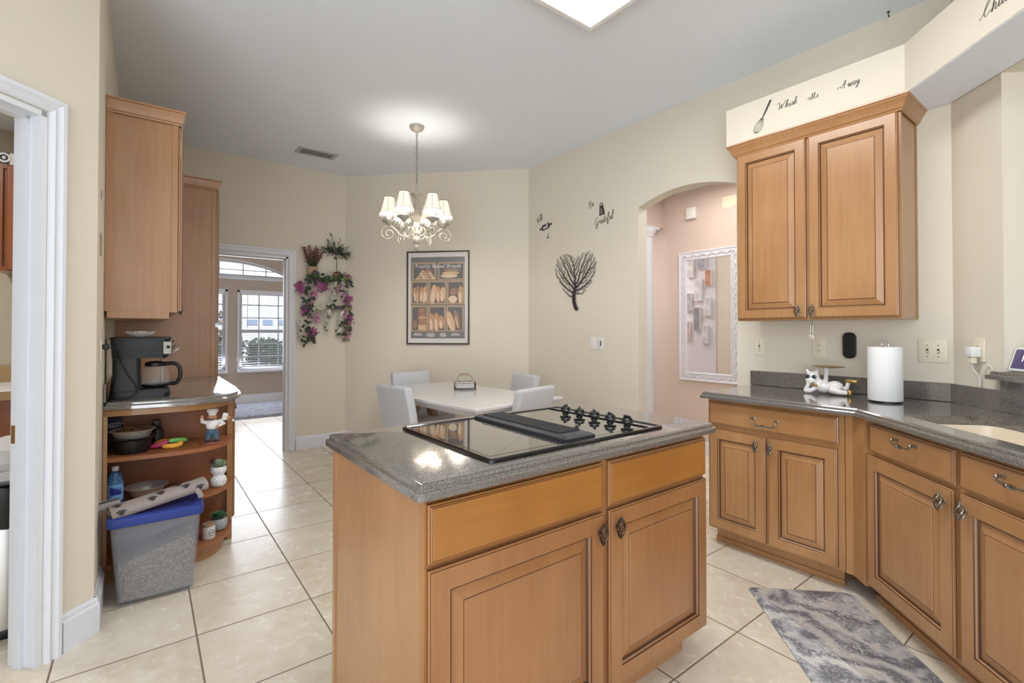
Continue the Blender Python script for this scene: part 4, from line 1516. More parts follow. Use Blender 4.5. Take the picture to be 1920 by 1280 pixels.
# tassel ornament hanging from the cabinet knob
M['crystal'] = plain('clear_bead', srgb(226, 214, 200), 0.1, coat=0.8, vary=0.05)
t = thing('hanging_ornament', 'beaded silver ornament hanging from the right cabinet knob', 'ornament', (3.020, 1.132, 1.362))
mb = MB()
mb.tube(catmull([(0, 0.008, 0.045), (0, 0.002, 0.0), (0, 0.0, -0.025)], 4), 0.0014, 6)
mb.tube(catmull([(0, -0.006, 0.045), (0, -0.004, 0.0), (0, -0.002, -0.025)], 4), 0.0014, 6)
mb.build('string', 'chrome', t)
mb = MB()
for z, r in ((-0.002, 0.006), (-0.014, 0.005), (-0.03, 0.0065)):
    mb.ball((0, 0, z), r, 10, 6)
mb.tube([(0, 0.006, -0.03), (0, 0.008, -0.078)], [0.005, 0.0035], 8); mb.tube([(0, -0.005, -0.03), (0, -0.004, -0.082)], [0.005, 0.0035], 8)
mb.build('pendant', 'pewter', t)
mb = MB()
rb = random.Random(2)
for k in range(14):
    mb.ball((rb.uniform(-.01, .01), rb.uniform(-.013, .013), rb.uniform(-.112, -.086)), 0.0055, 8, 5)
mb.build('bead_cluster', 'crystal', t)

# ------------------------------------------------------------------ floor mat
p = N('marbled_mat')
v_ = p.coord()
w1 = p.noise(v_, 2.2, 9, 0.66, 2.2)
vm = p.t.nodes.new('ShaderNodeTexWave'); vm.wave_type = 'BANDS'
vm.inputs['Scale'].default_value = 1.6; vm.inputs['Distortion'].default_value = 20; vm.inputs['Detail'].default_value = 5; vm.inputs['Detail Scale'].default_value = 1.4; vm.inputs['Detail Roughness'].default_value = 0.62
p.l(v_, vm.inputs['Vector'])
vw = p.t.nodes.new('ShaderNodeTexWave'); vw.inputs['Scale'].default_value = 14; vw.inputs['Distortion'].default_value = 26; vw.inputs['Detail'].default_value = 7; vw.inputs['Detail Scale'].default_value = 0.9; vw.inputs['Detail Roughness'].default_value = 0.66
p.l(v_, vw.inputs['Vector'])
base = p.ramp(p.math('ADD', p.math('MULTIPLY', vm.outputs['Fac'], 0.6), p.math('MULTIPLY', w1, 0.45)), [(0.22, srgb(112, 112, 118)), (0.42, srgb(146, 147, 152)), (0.62, srgb(172, 173, 177)), (0.84, srgb(204, 200, 192))])
ln = p.ramp(vw.outputs['Fac'], [(0.0, (1, 1, 1, 1)), (0.2, (0, 0, 0, 1))])
l2 = p.ramp(w1, [(0.36, (0, 0, 0, 1)), (0.56, (1, 1, 1, 1))])
fac_ = p.mix(1.0, ln, l2, 'MULTIPLY')
p.l(p.mix(fac_, base, srgb(226, 224, 220)), p.b.inputs['Base Color'])
p.b.inputs['Roughness'].default_value = 0.55
M['mat'] = p.m
mp_ = [(2.430, 1.212), (2.775, 0.880), (1.75, -0.145), (1.405, 0.187)]
pp = round_poly(list(reversed(mp_)), [0.03, 0.03, 0.05, 0.012], 5)
mb = MB(); mb.rings([[(x, y, 0.0005) for x, y in pp], [(x, y, 0.006) for x, y in pp], [(x, y, 0.012) for x, y in offset_poly(pp, 0.012)]])
hk = MB(); hk.at((3.322, 0.842, ZC)); hk.lathe([(0.0, -0.006), (0.007, -0.005), (0.008, -0.0005)], 12, cap=False)
hk.tube(catmull([(0, 0, -0.004), (0, 0, -0.018), (0.008, 0, -0.028), (0.016, 0, -0.022), (0.016, 0, -0.014)], 5), 0.0022, 6)
tag(hk.build('ceiling_hook', 'pewter_dark'), 'tiny dark cup hook in the ceiling beside the right wall above the soffit', 'hook')
tag(mb.build('floor_mat', 'mat', smooth=30), 'grey marbled anti-fatigue mat on the tiles before the sink', 'mat')
# ------------------------------------------------------------------ dining table and chairs
M['table_white'] = plain('white_table_gloss', srgb(238, 237, 238), 0.15, coat=0.4, vary=0.01)
M['chair_fabric'] = plain('pale_grey_upholstery', srgb(204, 205, 208), 0.85, vary=0.05, scale=200)
M['oak'] = wood('light_oak', srgb(150, 124, 96), srgb(190, 164, 132), 'z', 0.5, 0.0)
TA = R(6.5)
TC = (2.17, 3.625)
t = thing('dining_table', 'white rectangular dining table with tapered edge in the nook', 'table', (TC[0], TC[1], 0), TA)
TW, TL, TZ = 0.925, 1.62, 0.76
a, b = TW / 2, TL / 2
pl = [(-a, -b), (a, -b), (a, b), (-a + 0.36, b), (-a, b - 0.50)]
mb = MB()
mb.rings([[(x, y, TZ - 0.075) for x, y in offset_poly(pl, 0.07)], [(x, y, TZ - 0.02) for x, y in offset_poly(pl, 0.002)], [(x, y, TZ - 0.003) for x, y in pl], [(x, y, TZ) for x, y in offset_poly(pl, 0.003)]])
mb.build('tabletop', 'table_white', t, smooth=20)
for s in (-1, 1):
    for q in (-1, 1):
        mb = MB()
        x0, x1 = q * 0.05, q * 0.30
        y = s * 0.52
        mb.rings([[(x0 - 0.03, y - 0.045, TZ - 0.076), (x0 + 0.03, y - 0.045, TZ - 0.076), (x0 + 0.03, y + 0.045, TZ - 0.076), (x0 - 0.03, y + 0.045, TZ - 0.076)],
                  [(x1 - 0.03, y + s * 0.06 - 0.045, 0), (x1 + 0.03, y + s * 0.06 - 0.045, 0), (x1 + 0.03, y + s * 0.06 + 0.045, 0), (x1 - 0.03, y + s * 0.06 + 0.045, 0)]])
        mb.build('leg', 'oak', t, smooth=0)


def make_chair():
    t = thing('dining_chair', 'x', 'chair', (0, 0, 0), 0, 'upholstered dining chairs')
    w = 0.215
    mb = MB(); mb.box(-w, -0.235, 0.385, w, 0.20, 0.48, 0.03, 3); mb.build('seat', 'chair_fabric', t, smooth=60)
    # back: at y = 0.2 .. 0.28, leaning outward, front of chair is -y
    mb = MB()
    rows = []
    for z, y in ((0.36, 0.185), (0.48, 0.195), (0.66, 0.222), (0.85, 0.262)):
        rows.append((z, y))
    def sect(z, y, ins=0.0, th=0.072):
        p_ = round_poly([(-w + ins, y), (w - ins, y), (w - ins, y + th), (-w + ins, y + th)], 0.022, 4)
        return [(px, py, z) for px, py in p_]
    L = [sect(z, y) for z, y in rows]
    def sect2(z, y, ins, d):
        p_ = round_poly([(-w + ins, y + d), (w - ins, y + d), (w - ins, y + 0.072 - d), (-w + ins, y + 0.072 - d)], max(0.004, 0.022 - d), 4)
        return [(px, py, z) for px, py in p_]
    L.append(sect2(0.866, 0.266, 0.005, 0.005)); L.append(sect2(0.875, 0.269, 0.016, 0.017))
    mb.rings(L); mb.build('backrest', 'chair_fabric', t, smooth=60)
    for x in (-1, 1):
        for y in (-1, 1):
            mb = MB()
            yy = -0.2 if y < 0 else 0.19
            mb.rings([[(x * 0.185 - 0.012, yy - 0.012 + y * 0.02, 0), (x * 0.185 + 0.012, yy - 0.012 + y * 0.02, 0), (x * 0.185 + 0.012, yy + 0.012 + y * 0.02, 0), (x * 0.185 - 0.012, yy + 0.012 + y * 0.02, 0)],
                      [(x * 0.185 - 0.02, yy - 0.02, 0.384), (x * 0.185 + 0.02, yy - 0.02, 0.384), (x * 0.185 + 0.02, yy + 0.02, 0.384), (x * 0.185 - 0.02, yy + 0.02, 0.384)]])
            mb.build('leg', 'oak', t, smooth=0)
    return t


ch0 = make_chair()
# (back centre x, y, heading of the backrest outward, label)
chairs = [
    (1.53, 3.50, R(90) + TA + R(2), 'pale grey upholstered dining chair at the left side of the table, seen edge-on'),
    (2.20, 4.62, TA - R(2), 'pale grey upholstered dining chair at the far end of the table, left of the poster'),
    (2.98, 3.66, R(-90) + TA - R(14), 'pale grey upholstered dining chair at the far right side of the table'),
    (2.325, 2.742, R(180) + TA + R(6), 'pale grey upholstered dining chair with its back to the island cooktop'),
]
for i, (bx, by, rz, lab) in enumerate(chairs):
    c = ch0 if i == 0 else copy_tree(ch0)
    off = 0.30
    c.rotation_euler.z = rz
    c.location = (bx + math.sin(rz) * off, by - math.cos(rz) * off, 0)
    c['label'] = lab

# napkin caddy
t = thing('napkin_caddy', 'wire napkin caddy with wooden handle on the white table', 'caddy', (2.36, 3.80, TZ), R(-30))
mb = MB()
cw, cd, chh = 0.095, 0.095, 0.062
for x in (-cw, cw):
    for y in (-cd, cd):
        mb.tube([(x, y, 0.004), (x, y, chh)], 0.003, 6); mb.ball((x, y, 0.006), 0.006, 8, 6)
for z in (0.014, chh):
    mb.tube([(-cw, -cd, z), (cw, -cd, z), (cw, cd, z), (-cw, cd, z)], 0.0025, 6, closed=True)
for k in range(1, 8):
    y = -cd + 2 * cd * k / 8
    mb.tube([(-cw, y, chh), (-cw, y, 0.014), (cw, y, 0.014), (cw, y, chh)], 0.0012, 5)
mb.tube(catmull([(-cw * 0.3, 0, 0.05), (-cw * 0.75, 0, 0.09), (-cw * 0.45, 0, 0.132)], 5), 0.002, 6)
mb.tube(catmull([(cw * 0.3, 0, 0.05), (cw * 0.75, 0, 0.09), (cw * 0.45, 0, 0.132)], 5), 0.002, 6)
mb.build('wire_frame', 'pewter_dark', t)
mb = MB(); mb.tube(catmull([(-0.05, 0, 0.130), (-0.02, 0, 0.136), (0.02, 0, 0.136), (0.05, 0, 0.130)], 4), 0.0095, 10); mb.build('handle', 'oak', t)
mb = MB()
for k in range(4):
    mb.box(-0.082, -0.082, 0.017 + k * 0.011, 0.082, 0.082, 0.0265 + k * 0.011, 0.004, 1)
tag(mb.build('napkin_stack', 'white', None, (2.36, 3.80, TZ), rz=R(-30)), 'stack of white paper napkins inside the wire caddy', 'napkins')

# ------------------------------------------------------------------ chandelier
M['antique_white'] = plain('antique_white_metal', srgb(176, 171, 158), 0.45, 0.15, vary=0.1)
M['chain'] = plain('aged_pewter_chain', srgb(150, 148, 142), 0.4, 0.6)
p = N('lit_shade_fabric')
p.b.inputs['Base Color'].default_value = srgb(226, 214, 192)
p.b.inputs['Roughness'].default_value = 0.9
p.b.inputs['Transmission Weight'].default_value = 0.0
p.b.inputs['Emission Color'].default_value = (1.0, 0.93, 0.80, 1)
p.b.inputs['Emission Strength'].default_value = 0.5
M['shade'] = p.m
p = N('lit_bulb')
p.b.inputs['Emission Color'].default_value = (1.0, 0.9, 0.75, 1)
p.b.inputs['Emission Strength'].default_value = 12
M['bulb'] = p.m
M['shade_trim'] = plain('taupe_braid', srgb(120, 108, 92), 0.8)
M['bead'] = plain('glass_bead', srgb(236, 228, 212), 0.15, coat=0.5)
CX, CY_ = 1.893, 3.85
t = thing('chandelier', 'six-arm antique white chandelier with lit fabric shades over the table', 'chandelier', (CX, CY_, 0))
mb = MB(); mb.lathe([(0.0, 3.045), (0.018, 3.047), (0.03, 3.058), (0.052, 3.066), (0.062, 3.08), (0.066, 3.0985), (0.0, 3.0985)], 28, cap=False); mb.build('canopy', 'antique_white', t)
mb = MB()
z = 3.045
k = 0
while z > 2.60:
    pts = []
    for i in range(12):
        a_ = 2 * PI * i / 12
        u, v = 0.0085 * math.cos(a_), 0.018 * math.sin(a_)
        pts.append((u, 0, z - 0.018 + v) if k % 2 == 0 else (0, u, z - 0.018 + v))
    mb.tube(pts, 0.0026, 6, closed=True)
    z -= 0.029
    k += 1
mb.tube([(0.004, 0.003, 3.05), (0.005, -0.004, 2.85), (0.003, 0.004, 2.58)], 0.0018, 5)
mb.build('chain', 'chain', t)
mb = MB()
mb.tube(catmull([(-0.012, 0, 2.60), (-0.03, 0, 2.555), (-0.022, 0, 2.52), (-0.006, 0, 2.535)], 6), 0.0035, 7)
mb.tube(catmull([(0.0, 0, 2.60), (0.02, 0, 2.57), (0.018, 0, 2.53)], 6), 0.0025, 7)
mb.tube([(0, 0, 2.60), (0, 0, 2.49)], 0.007, 8)
mb.build('hook', 'antique_white', t)
mb = MB()
mb.lathe([(0.0, 2.515), (0.012, 2.512), (0.03, 2.507), (0.057, 2.503), (0.058, 2.495), (0.036, 2.472), (0.014, 2.458), (0.013, 2.44), (0.018, 2.42), (0.034, 2.36), (0.042, 2.315), (0.036, 2.27), (0.022, 2.25), (0.026, 2.245), (0.027, 2.17), (0.032, 2.165), (0.034, 2.15), (0.026, 2.14), (0.024, 2.125), (0.032, 2.115), (0.034, 2.085), (0.022, 2.062), (0.012, 2.055), (0.022, 2.045), (0.024, 2.03), (0.012, 2.005), (0.0, 1.998)], 24, cap=False)
mb.build('column', 'antique_white', t)
view = math.atan2(-CY_, -CX)
for i in range(6):
    a_ = view + R(30) + i * R(60) + R(4)
    ca_, sa_ = math.cos(a_), math.sin(a_)
    def pt(r, z):
        return (r * ca_, r * sa_, z)
    ar = 0.235
    mb = MB()
    # S-shaped arm from hub out and up to the cup, with an outer scroll
    mb.tube(catmull([pt(0.02, 2.19), pt(0.06, 2.205), pt(0.075, 2.17), pt(0.055, 2.135), pt(0.09, 2.12), pt(0.14, 2.135), pt(0.19, 2.185), pt(ar, 2.212)], 7), 0.0055, 8)
    sc_ = []
    for k in range(26):
        q = k / 25
        ang_ = R(100) - q * R(520)
        rr = 0.064 * (1 - q) + 0.018 * q
        cxr_, czr_ = ar + 0.012 - 0.010 * q, 2.143 - 0.008 * q
        sc_.append(pt(cxr_ + rr * math.cos(ang_), czr_ + rr * math.sin(ang_)))
    sc_[0] = pt(ar - 0.015, 2.206)
    mb.tube(catmull(sc_, 2), 0.0052, 8)
    arm = mb.build('arm', 'antique_white', t)
    c_ = pt(ar, 0)
    mb = MB(); mb.lathe([(0.0, 2.205), (0.012, 2.208), (0.03, 2.226), (0.058, 2.246), (0.060, 2.250), (0.03, 2.238), (0.0, 2.236)], 22, c_, cap=False)
    mb.build('drip_cup', 'antique_white', arm)
    mb = MB(); mb.lathe([(0.0, 2.236), (0.013, 2.236), (0.013, 2.32), (0.0, 2.322)], 12, c_, cap=False)
    mb.build('candle_sleeve', 'white', arm)
    mb = MB(); mb.lathe([(0.0, 2.323), (0.010, 2.33), (0.014, 2.35), (0.012, 2.375), (0.003, 2.41), (0, 2.412)], 12, c_, cap=False)
    mb.build('bulb', 'bulb', arm)
    mb = MB()
    z0, z1, r0, r1 = 2.315, 2.455, 0.079, 0.044
    mb.lathe([(r0, z0), (r0 - 0.012, z0 + 0.035), (r1 + 0.003, z1 - 0.02), (r1, z1), (r1 - 0.0015, z1), (r1 + 0.0015, z1 - 0.02), (r0 - 0.0135, z0 + 0.035), (r0 - 0.0015, z0), (r0, z0)], 24, c_, cap=False)
    sh = mb.build('shade', 'shade', arm, smooth=60)
    mb = MB()
    for k in range(6):
        b_ = 2 * PI * k / 6
        mb.tube([(c_[0] + r * math.cos(b_), c_[1] + r * math.sin(b_), z_) for r, z_ in ((r0 + .0008, z0), (r0 - .0112, z0 + .035), (r1 + .0038, z1 - .02), (r1 + .0008, z1))], 0.0016, 5)
    for r, z_ in ((r0, z0 + 0.002), (r1, z1 - 0.001)):
        mb.tube([(c_[0] + (r + .0005) * math.cos(2 * PI * k / 24), c_[1] + (r + .0005) * math.sin(2 * PI * k / 24), z_) for k in range(24)], 0.0026, 5, closed=True)
    mb.build('trim', 'shade_trim', sh)
    mb = MB()
    for k in range(22):
        b_ = 2 * PI * k / 22
        for dz in (0.005, 0.013, 0.021 if k % 2 else 0.013):
            mb.ball((c_[0] + r0 * math.cos(b_), c_[1] + r0 * math.sin(b_), z0 - dz), 0.0036, 5, 4)
    mb.build('bead_fringe', 'bead', sh)
    pl_ = bpy.data.lights.new('chandelier_bulb', 'POINT'); pl_.energy = 6.2; pl_.color = (1.0, 0.94, 0.85); pl_.shadow_soft_size = 0.035
    lo_ = bpy.data.objects.new('chandelier_bulb_light', pl_); COL.objects.link(lo_); lo_.parent = arm; lo_.location = (c_[0], c_[1], 2.345)

# ------------------------------------------------------------------ ceiling fixture over the island
p = N('fluorescent_lens')
v_ = p.coord()
p.b.inputs['Base Color'].default_value = (0.9, 0.9, 0.9, 1)
p.b.inputs['Roughness'].default_value = 0.3
p.b.inputs['Emission Color'].default_value = (1.0, 0.985, 0.97, 1)
p.b.inputs['Emission Strength'].default_value = 0.95
M['lens_panel'] = p.m
t = thing('ceiling_light', 'white rectangular fluorescent ceiling light above the island', 'ceiling light', (1.725, 1.3, ZC))
x0, x1, y0, y1 = -0.305, 0.305, -0.61, 0.608
mb = MB()
fo = [(x0, y0), (x1, y0), (x1, y1), (x0, y1)]
fo1 = offset_poly(fo, -0.0)
mb.rings([[(x, y, -0.0005) for x, y in offset_poly(fo, 0.012)], [(x, y, -0.075) for x, y in fo], [(x, y, -0.08) for x, y in offset_poly(fo, 0.004)], [(x, y, -0.078) for x, y in offset_poly(fo, 0.026)], [(x, y, -0.072) for x, y in offset_poly(fo, 0.03)]], cap1=False)
mb.build('frame', 'white', t, smooth=20)
mb = MB(); fi_ = offset_poly(fo, 0.028); mb.plate([fi_], -0.075, -0.070, lambda u, v, d: (u, v, d)); mb.build('lens', 'lens_panel', t, smooth=0)
area_light('fluorescent_tubes', (1.725, 1.30, ZC - 0.09), (1.725, 1.30, 0), 0.54, 1.15, 31, (0.98, 0.99, 1.0))

# ------------------------------------------------------------------ ceiling vent
M['vent_white'] = plain('vent_white', srgb(186, 186, 186), 0.5)
M['vent_dark'] = plain('vent_louvre', srgb(176, 176, 174), 0.7)
t = thing('ceiling_vent', 'slim louvred air vent in the ceiling near the far doorway', 'vent', (1.375, 5.05, ZC))
mb = MB()
mb.plate([[(-.19, -.095), (.19, -.095), (.19, .095), (-.19, .095)], [(-.15, -.06), (.15, -.06), (.15, .06), (-.15, .06)]], -0.008, -0.0005, lambda u, v, d: (u, v, d))
mb.build('frame', 'vent_white', t, smooth=0)
mb = MB()
for k in range(7):
    y = -0.054 + k * 0.018
    mb.at((0, y, -0.006), rx=R(40)); mb.box(-0.15, -0.008, -0.001, 0.15, 0.008, 0.001)
mb.build('louvres', 'vent_dark', t, smooth=0)
mb = MB(); mb.box(-0.151, -0.061, -0.0022, 0.151, 0.061, -0.0012); mb.build('duct_face', 'slot', t, smooth=0)

# ------------------------------------------------------------------ bread poster on the nook wall
PU = ((2.388 - NK) * S2 - (5.089 - YB) * S2)
pm = NW(((2.6445 - NK) + (YB - 4.8325)) * S2, 1.6735, -0.0008)
t = thing('framed_poster', 'tall framed poster of bread loaves in wooden crates below the chandelier', 'poster', pm, math.atan2(-S2, -S2) + PI / 2)
# local: x right as seen, z up, -y outward
PW, PH = 0.365, 0.53
mb = MB()
o_ = [(-PW, -PH), (PW, -PH), (PW, PH), (-PW, PH)]
mb.rings([[(x, 0, z) for x, z in o_], [(x, -0.018, z) for x, z in o_], [(x, -0.022, z) for x, z in offset_poly(o_, 0.003)], [(x, -0.022, z) for x, z in offset_poly(o_, 0.014)], [(x, -0.012, z) for x, z in offset_poly(o_, 0.017)]], cap1=False)
M['frame_dark'] = plain('dark_bronze_frame', srgb(74, 64, 54), 0.35, 0.3)
mb.build('frame', 'frame_dark', t, smooth=20)
M['paper'] = plain('poster_paper', srgb(222, 218, 210), 0.5, vary=0.01)
mb = MB(); mb.plate([offset_poly(o_, 0.015)], -0.010, -0.002, lambda u, v, d: (u, d, v)); mb.build('backing_sheet', 'paper', t, smooth=0)
pc = {'bg': (62, 56, 52), 'crate': (176, 146, 106), 'crate2': (146, 114, 80), 'in': (44, 36, 32), 'b1': (200, 140, 84), 'b2': (222, 178, 128), 'b3': (168, 104, 60), 'b4': (232, 206, 172), 'grey': (86, 86, 88), 'txt': (236, 232, 226), 'b5': (150, 84, 46)}
names = list(pc)
for k_, v_ in pc.items():
    M['poster_' + k_] = plain('poster_' + k_, srgb(*v_), 0.4, vary=0.12, scale=60)
mb = MB()
def prect(x0, z0, x1, z1, c, lay):
    mb.mi = names.index(c)
    d = -0.0102 - lay * 0.0002
    mb.f([mb.v((x0, d, z0)), mb.v((x1, d, z0)), mb.v((x1, d, z1)), mb.v((x0, d, z1))])
def pell(x, z, rx, rz, c, lay, tilt=0.0, n=16, sharp=1.0):
    mb.mi = names.index(c)
    d = -0.0102 - lay * 0.0002
    vs = []
    for i in range(n):
        q = 2 * PI * i / n
        u = rx * math.copysign(abs(math.cos(q)) ** sharp, math.cos(q)); v = rz * math.sin(q)
        vs.append(mb.v((x + u * math.cos(tilt) - v * math.sin(tilt), d, z + u * math.sin(tilt) + v * math.cos(tilt))))
    mb.f(vs)
# poster coordinates: px in the print (0..1, 0..1 from top)
GX0, GX1, GZ0, GZ1 = -0.315, 0.312, -0.462, 0.462
def X(u): return GX0 + (GX1 - GX0) * u
def Z(v): return GZ1 - (GZ1 - GZ0) * v
prect(GX0, GZ0, GX1, GZ1, 'bg', 0)
prect(X(0), Z(.07), X(1), Z(0), 'grey', 1)
prect(X(0), Z(1), X(1), Z(.93), 'grey', 1)
rows = [(.075, .28, [(.02, .47), (.5, 1.0)]), (.30, .575, [(0, .32), (.33, .66), (.67, 1.0)]), (.605, .91, [(0, .32), (.33, .65), (.66, .985)])]
for v0, v1, cols in rows:
    for u0, u1 in cols:
        prect(X(u0), Z(v1 + .01), X(u1), Z(v0 - .01), 'crate', 2)
        prect(X(u0 + .03), Z(v1 - .012), X(u1 - .03), Z(v0 + .012), 'in', 3)
        prect(X(u0), Z(v1 + .012), X(u1), Z(v1 - .002), 'crate2', 4)
rp = random.Random(5)
# row 1: rolls and loaves
for j, n_ in enumerate((6, 5, 4, 3)):
    for i in range(n_):
        pell(X(.13 + j * .03 + i * .058), Z(.258 - j * .028), .018, .013, ('b2', 'b1', 'b4')[(i + j) % 3], 5 + j)
pell(X(.33), Z(.165), .05, .012, 'b5', 9)
pell(X(.71), Z(.235), .1, .022, 'b4', 5); pell(X(.74), Z(.20), .1, .018, 'b2', 6); pell(X(.76), Z(.165), .095, .018, 'crate2', 5)
# row 2: baguettes
def baguette(u, v, w, h, c, lay, tilt=0.0):
    pell(X(u), Z(v), w, h, c, lay, tilt, 16, 0.9)
    pell(X(u) - w * .2, Z(v + .03), w * .45, h * .62, 'b4' if c != 'b3' else 'b2', lay + 1, tilt)
for u, w, h, c, tl in ((.08, .024, .085, 'b1', .1), (.13, .026, .105, 'b3', 0), (.2, .026, .09, 'b1', -.05), (.26, .026, .1, 'b2', -.12), (.29, .02, .085, 'b1', -.05)):
    baguette(u, .46, w, h, c, 5, tl)
for u, w, h, c, tl in ((.42, .034, .11, 'b2', -.12), (.51, .03, .095, 'b1', .05), (.59, .032, .085, 'b2', -.05)):
    baguette(u, .46, w, h, c, 5, tl)
pell(X(.78), Z(.52), .05, .042, 'b4', 5); pell(X(.79), Z(.445), .045, .02, 'b3', 6); pell(X(.8), Z(.405), .042, .022, 'b5', 7)
baguette(.925, .47, .034, .105, 'b1', 5)
# row 3
pell(X(.08), Z(.83), .026, .05, 'b5', 5)
for k_, (v_, w_) in enumerate(((.655, .045), (.7, .05), (.745, .05), (.79, .05))):
    pell(X(.2 + .006 * k_), Z(v_), w_, .024, ('b3', 'b5', 'b1', 'b3')[k_], 5 + k_)
prect(X(.135), Z(.9), X(.285), Z(.82), 'b1', 9); prect(X(.145), Z(.895), X(.28), Z(.84), 'b2', 10)
for u, h in ((.39, .1), (.48, .11), (.57, .075)):
    baguette(u, .80, .034, h, 'b1', 5, 0.03)
baguette(.74, .79, .042, .12, 'b2', 5, .3); baguette(.86, .77, .026, .11, 'b3', 5, .22)
for i, u in enumerate((.13, .37, .6, .83)):
    for k_ in range(3 if i in (1, 2) else 2):
        w_ = (.05, .065, .045)[k_] * (1 if i != 2 else .75)
        prect(X(u) - w_ * .8, Z(.945 + k_ * .016), X(u) + w_ * .8, Z(.937 + k_ * .016), 'txt', 5)
mb.build('print', [M['poster_' + n_] for n_ in names], t, smooth=0)
mt = Matrix.Translation((X(.5), -0.0125, Z(.115))) @ Matrix.Rotation(PI / 2, 4, 'X')
text_mesh('lettering', 'Freshly Baked Breads', 0.062, 'poster_txt', t, mt, shear=0.25, depth=0.0002)
p = N('picture_glass')
p.b.inputs['Base Color'].default_value = (1, 1, 1, 1); p.b.inputs['Roughness'].default_value = 0.02; p.b.inputs['Alpha'].default_value = 0.08
M['picture_glass'] = p.m
mb = MB(); mb.plate([offset_poly(o_, 0.0165)], -0.0165, -0.015, lambda u, v, d: (u, d, v)); mb.build('glass', 'picture_glass', t, smooth=0)

# ------------------------------------------------------------------ hall: mirror, chime, patch, gallery canvases
p = N('mirror_silver'); p.b.inputs['Base Color'].default_value = (0.9, 0.9, 0.92, 1); p.b.inputs['Metallic'].default_value = 1; p.b.inputs['Roughness'].default_value = 0.01
M['mirror'] = p.m
M['carved'] = plain('carved_white_frame', srgb(226, 224, 228), 0.4, vary=0.06, scale=60)
MY0, MY1, MZ0, MZ1 = 2.40, 3.08, 0.762, 2.15
t = thing('wall_mirror', 'tall mirror in an ornate white carved frame on the hall wall', 'mirror', (HX - 0.0005, (MY0 + MY1) / 2, (MZ0 + MZ1) / 2), -PI / 2)
mw, mh = (MY1 - MY0) / 2, (MZ1 - MZ0) / 2
o_ = [(-mw, -mh), (mw, -mh), (mw, mh), (-mw, mh)]
mb = MB()
mb.rings([[(x, -d, z) for x, z in offset_poly(o_, i)] for i, d in ((0, 0), (0, 0.022), (.008, .03), (.016, .026), (.024, .022), (.07, .018), (.076, .026), (.086, .026), (.094, .012))], cap1=False)
mb.build('frame', 'carved', t, smooth=20)
mb = MB()
def vine(x0, z0, x1, z1, n_):
    L = Vector((x1 - x0, 0, z1 - z0)); nn = Vector((-L.z, 0, L.x)).normalized()
    pts = [Vector((x0, -0.024, z0)) + L * (i / (n_ * 6)) + nn * 0.014 * math.sin(PI * i / 6) for i in range(n_ * 6 + 1)]
    mb.tube(pts, 0.0055, 6)
    for i in range(n_):
        c = Vector((x0, -0.024, z0)) + L * ((i + .5) / n_); s_ = 1 if i % 2 else -1
        sp = [c + nn * s_ * (-0.004) + L.normalized() * (0.012 * math.cos(a_) * (1 - a_ / 12)) + nn * s_ * 0.012 * math.sin(a_) * (1 - a_ / 12) for a_ in [k * 0.6 for k in range(14)]]
        mb.tube(sp, 0.0045, 6)
g_ = 0.047
vine(-mw + g_, -mh + g_, -mw + g_, mh - g_, 26); vine(mw - g_, -mh + g_, mw - g_, mh - g_, 26); vine(-mw + g_, mh - g_, mw - g_, mh - g_, 11); vine(-mw + g_, -mh + g_, mw - g_, -mh + g_, 11)
mb.build('carving', 'carved', t, smooth=50)
mb = MB(); mb.plate([offset_poly(o_, 0.09)], -0.012, -0.004, lambda u, v, d: (u, d, v)); mb.build('mirror_glass', 'mirror', t, smooth=0)

t = thing('door_chime', 'small white door chime box high on the hall wall', 'door chime', (HX - 0.0005, 2.925, 2.565), -PI / 2)
mb = MB(); mb.box(-0.055, -0.04, -0.06, 0.055, 0, 0.06, 0.005, 2); mb.build('cover', 'white', t, smooth=40)
mb = MB(); mb.box(0.018, -0.0425, -0.05, 0.032, -0.0395, 0.05, 0.001, 1); mb.build('grille', 'white', t, smooth=0)
M['patch'] = paint('cream_patch', srgb(236, 226, 196))
mb = MB()
ed = [(2.585, 2.555)] + [(2.585 - k * 0.028, 2.545 + 0.010 * math.sin(k * 1.7) + 0.012 * k / 6) for k in range(1, 14)] + [(2.2, 2.66), (2.585, 2.668)]
mb.plate([ed], HX - 0.003, HX - 0.0008, yz)
tag(mb.build('wall_patch', 'patch', smooth=0), 'unpainted cream patch with torn edge high on the hall wall', 'wall patch')

tones = [(176, 178, 184), (224, 222, 218), (206, 158, 118), (230, 230, 232), (192, 194, 198), (234, 232, 230), (158, 158, 164), (220, 190, 186), (226, 226, 228)]
spots = [(3.26, 2.02, .17, .24), (3.50, 1.94, .13, .30), (3.11, 1.78, .12, .24), (3.33, 1.62, .15, .34), (3.55, 1.46, .14, .28), (3.13, 1.38, .13, .28), (3.36, 1.22, .13, .36), (3.58, 1.06, .13, .28), (3.18, 1.0, .12, .28)]
for i, ((y, z, w_, h_), c_) in enumerate(zip(spots, tones)):
    M['canvas%d' % i] = plain('canvas_print_%d' % i, srgb(*c_), 0.7, vary=0.3, scale=14)
    y, z, w_, h_ = 3.42 + (y - 3.11) * 0.66, 1.25 + (z - 1.0) * 0.95, w_ * 0.72, h_ * 0.85
    o = thing('canvas_picture', '%s canvas of the gallery reflected in the hall mirror' % ('grey-blue upper left', 'cream', 'orange-tan', 'large white', 'light grey', 'off-white', 'dark grey', 'dusty pink', 'lowest pale')[i], 'picture', (XR + 0.1268, y, z), PI / 2, 'gallery canvases reflected in the mirror')
    mb = MB(); mb.box(-w_ / 2, -0.03, -h_ / 2, w_ / 2, 0, h_ / 2); mb.build('stretcher', 'white', o, smooth=0)
    mb = MB(); mb.box(-w_ / 2 + .004, -0.0312, -h_ / 2 + .004, w_ / 2 - .004, -0.0302, h_ / 2 - .004); mb.build('print', 'canvas%d' % i, o, smooth=0)
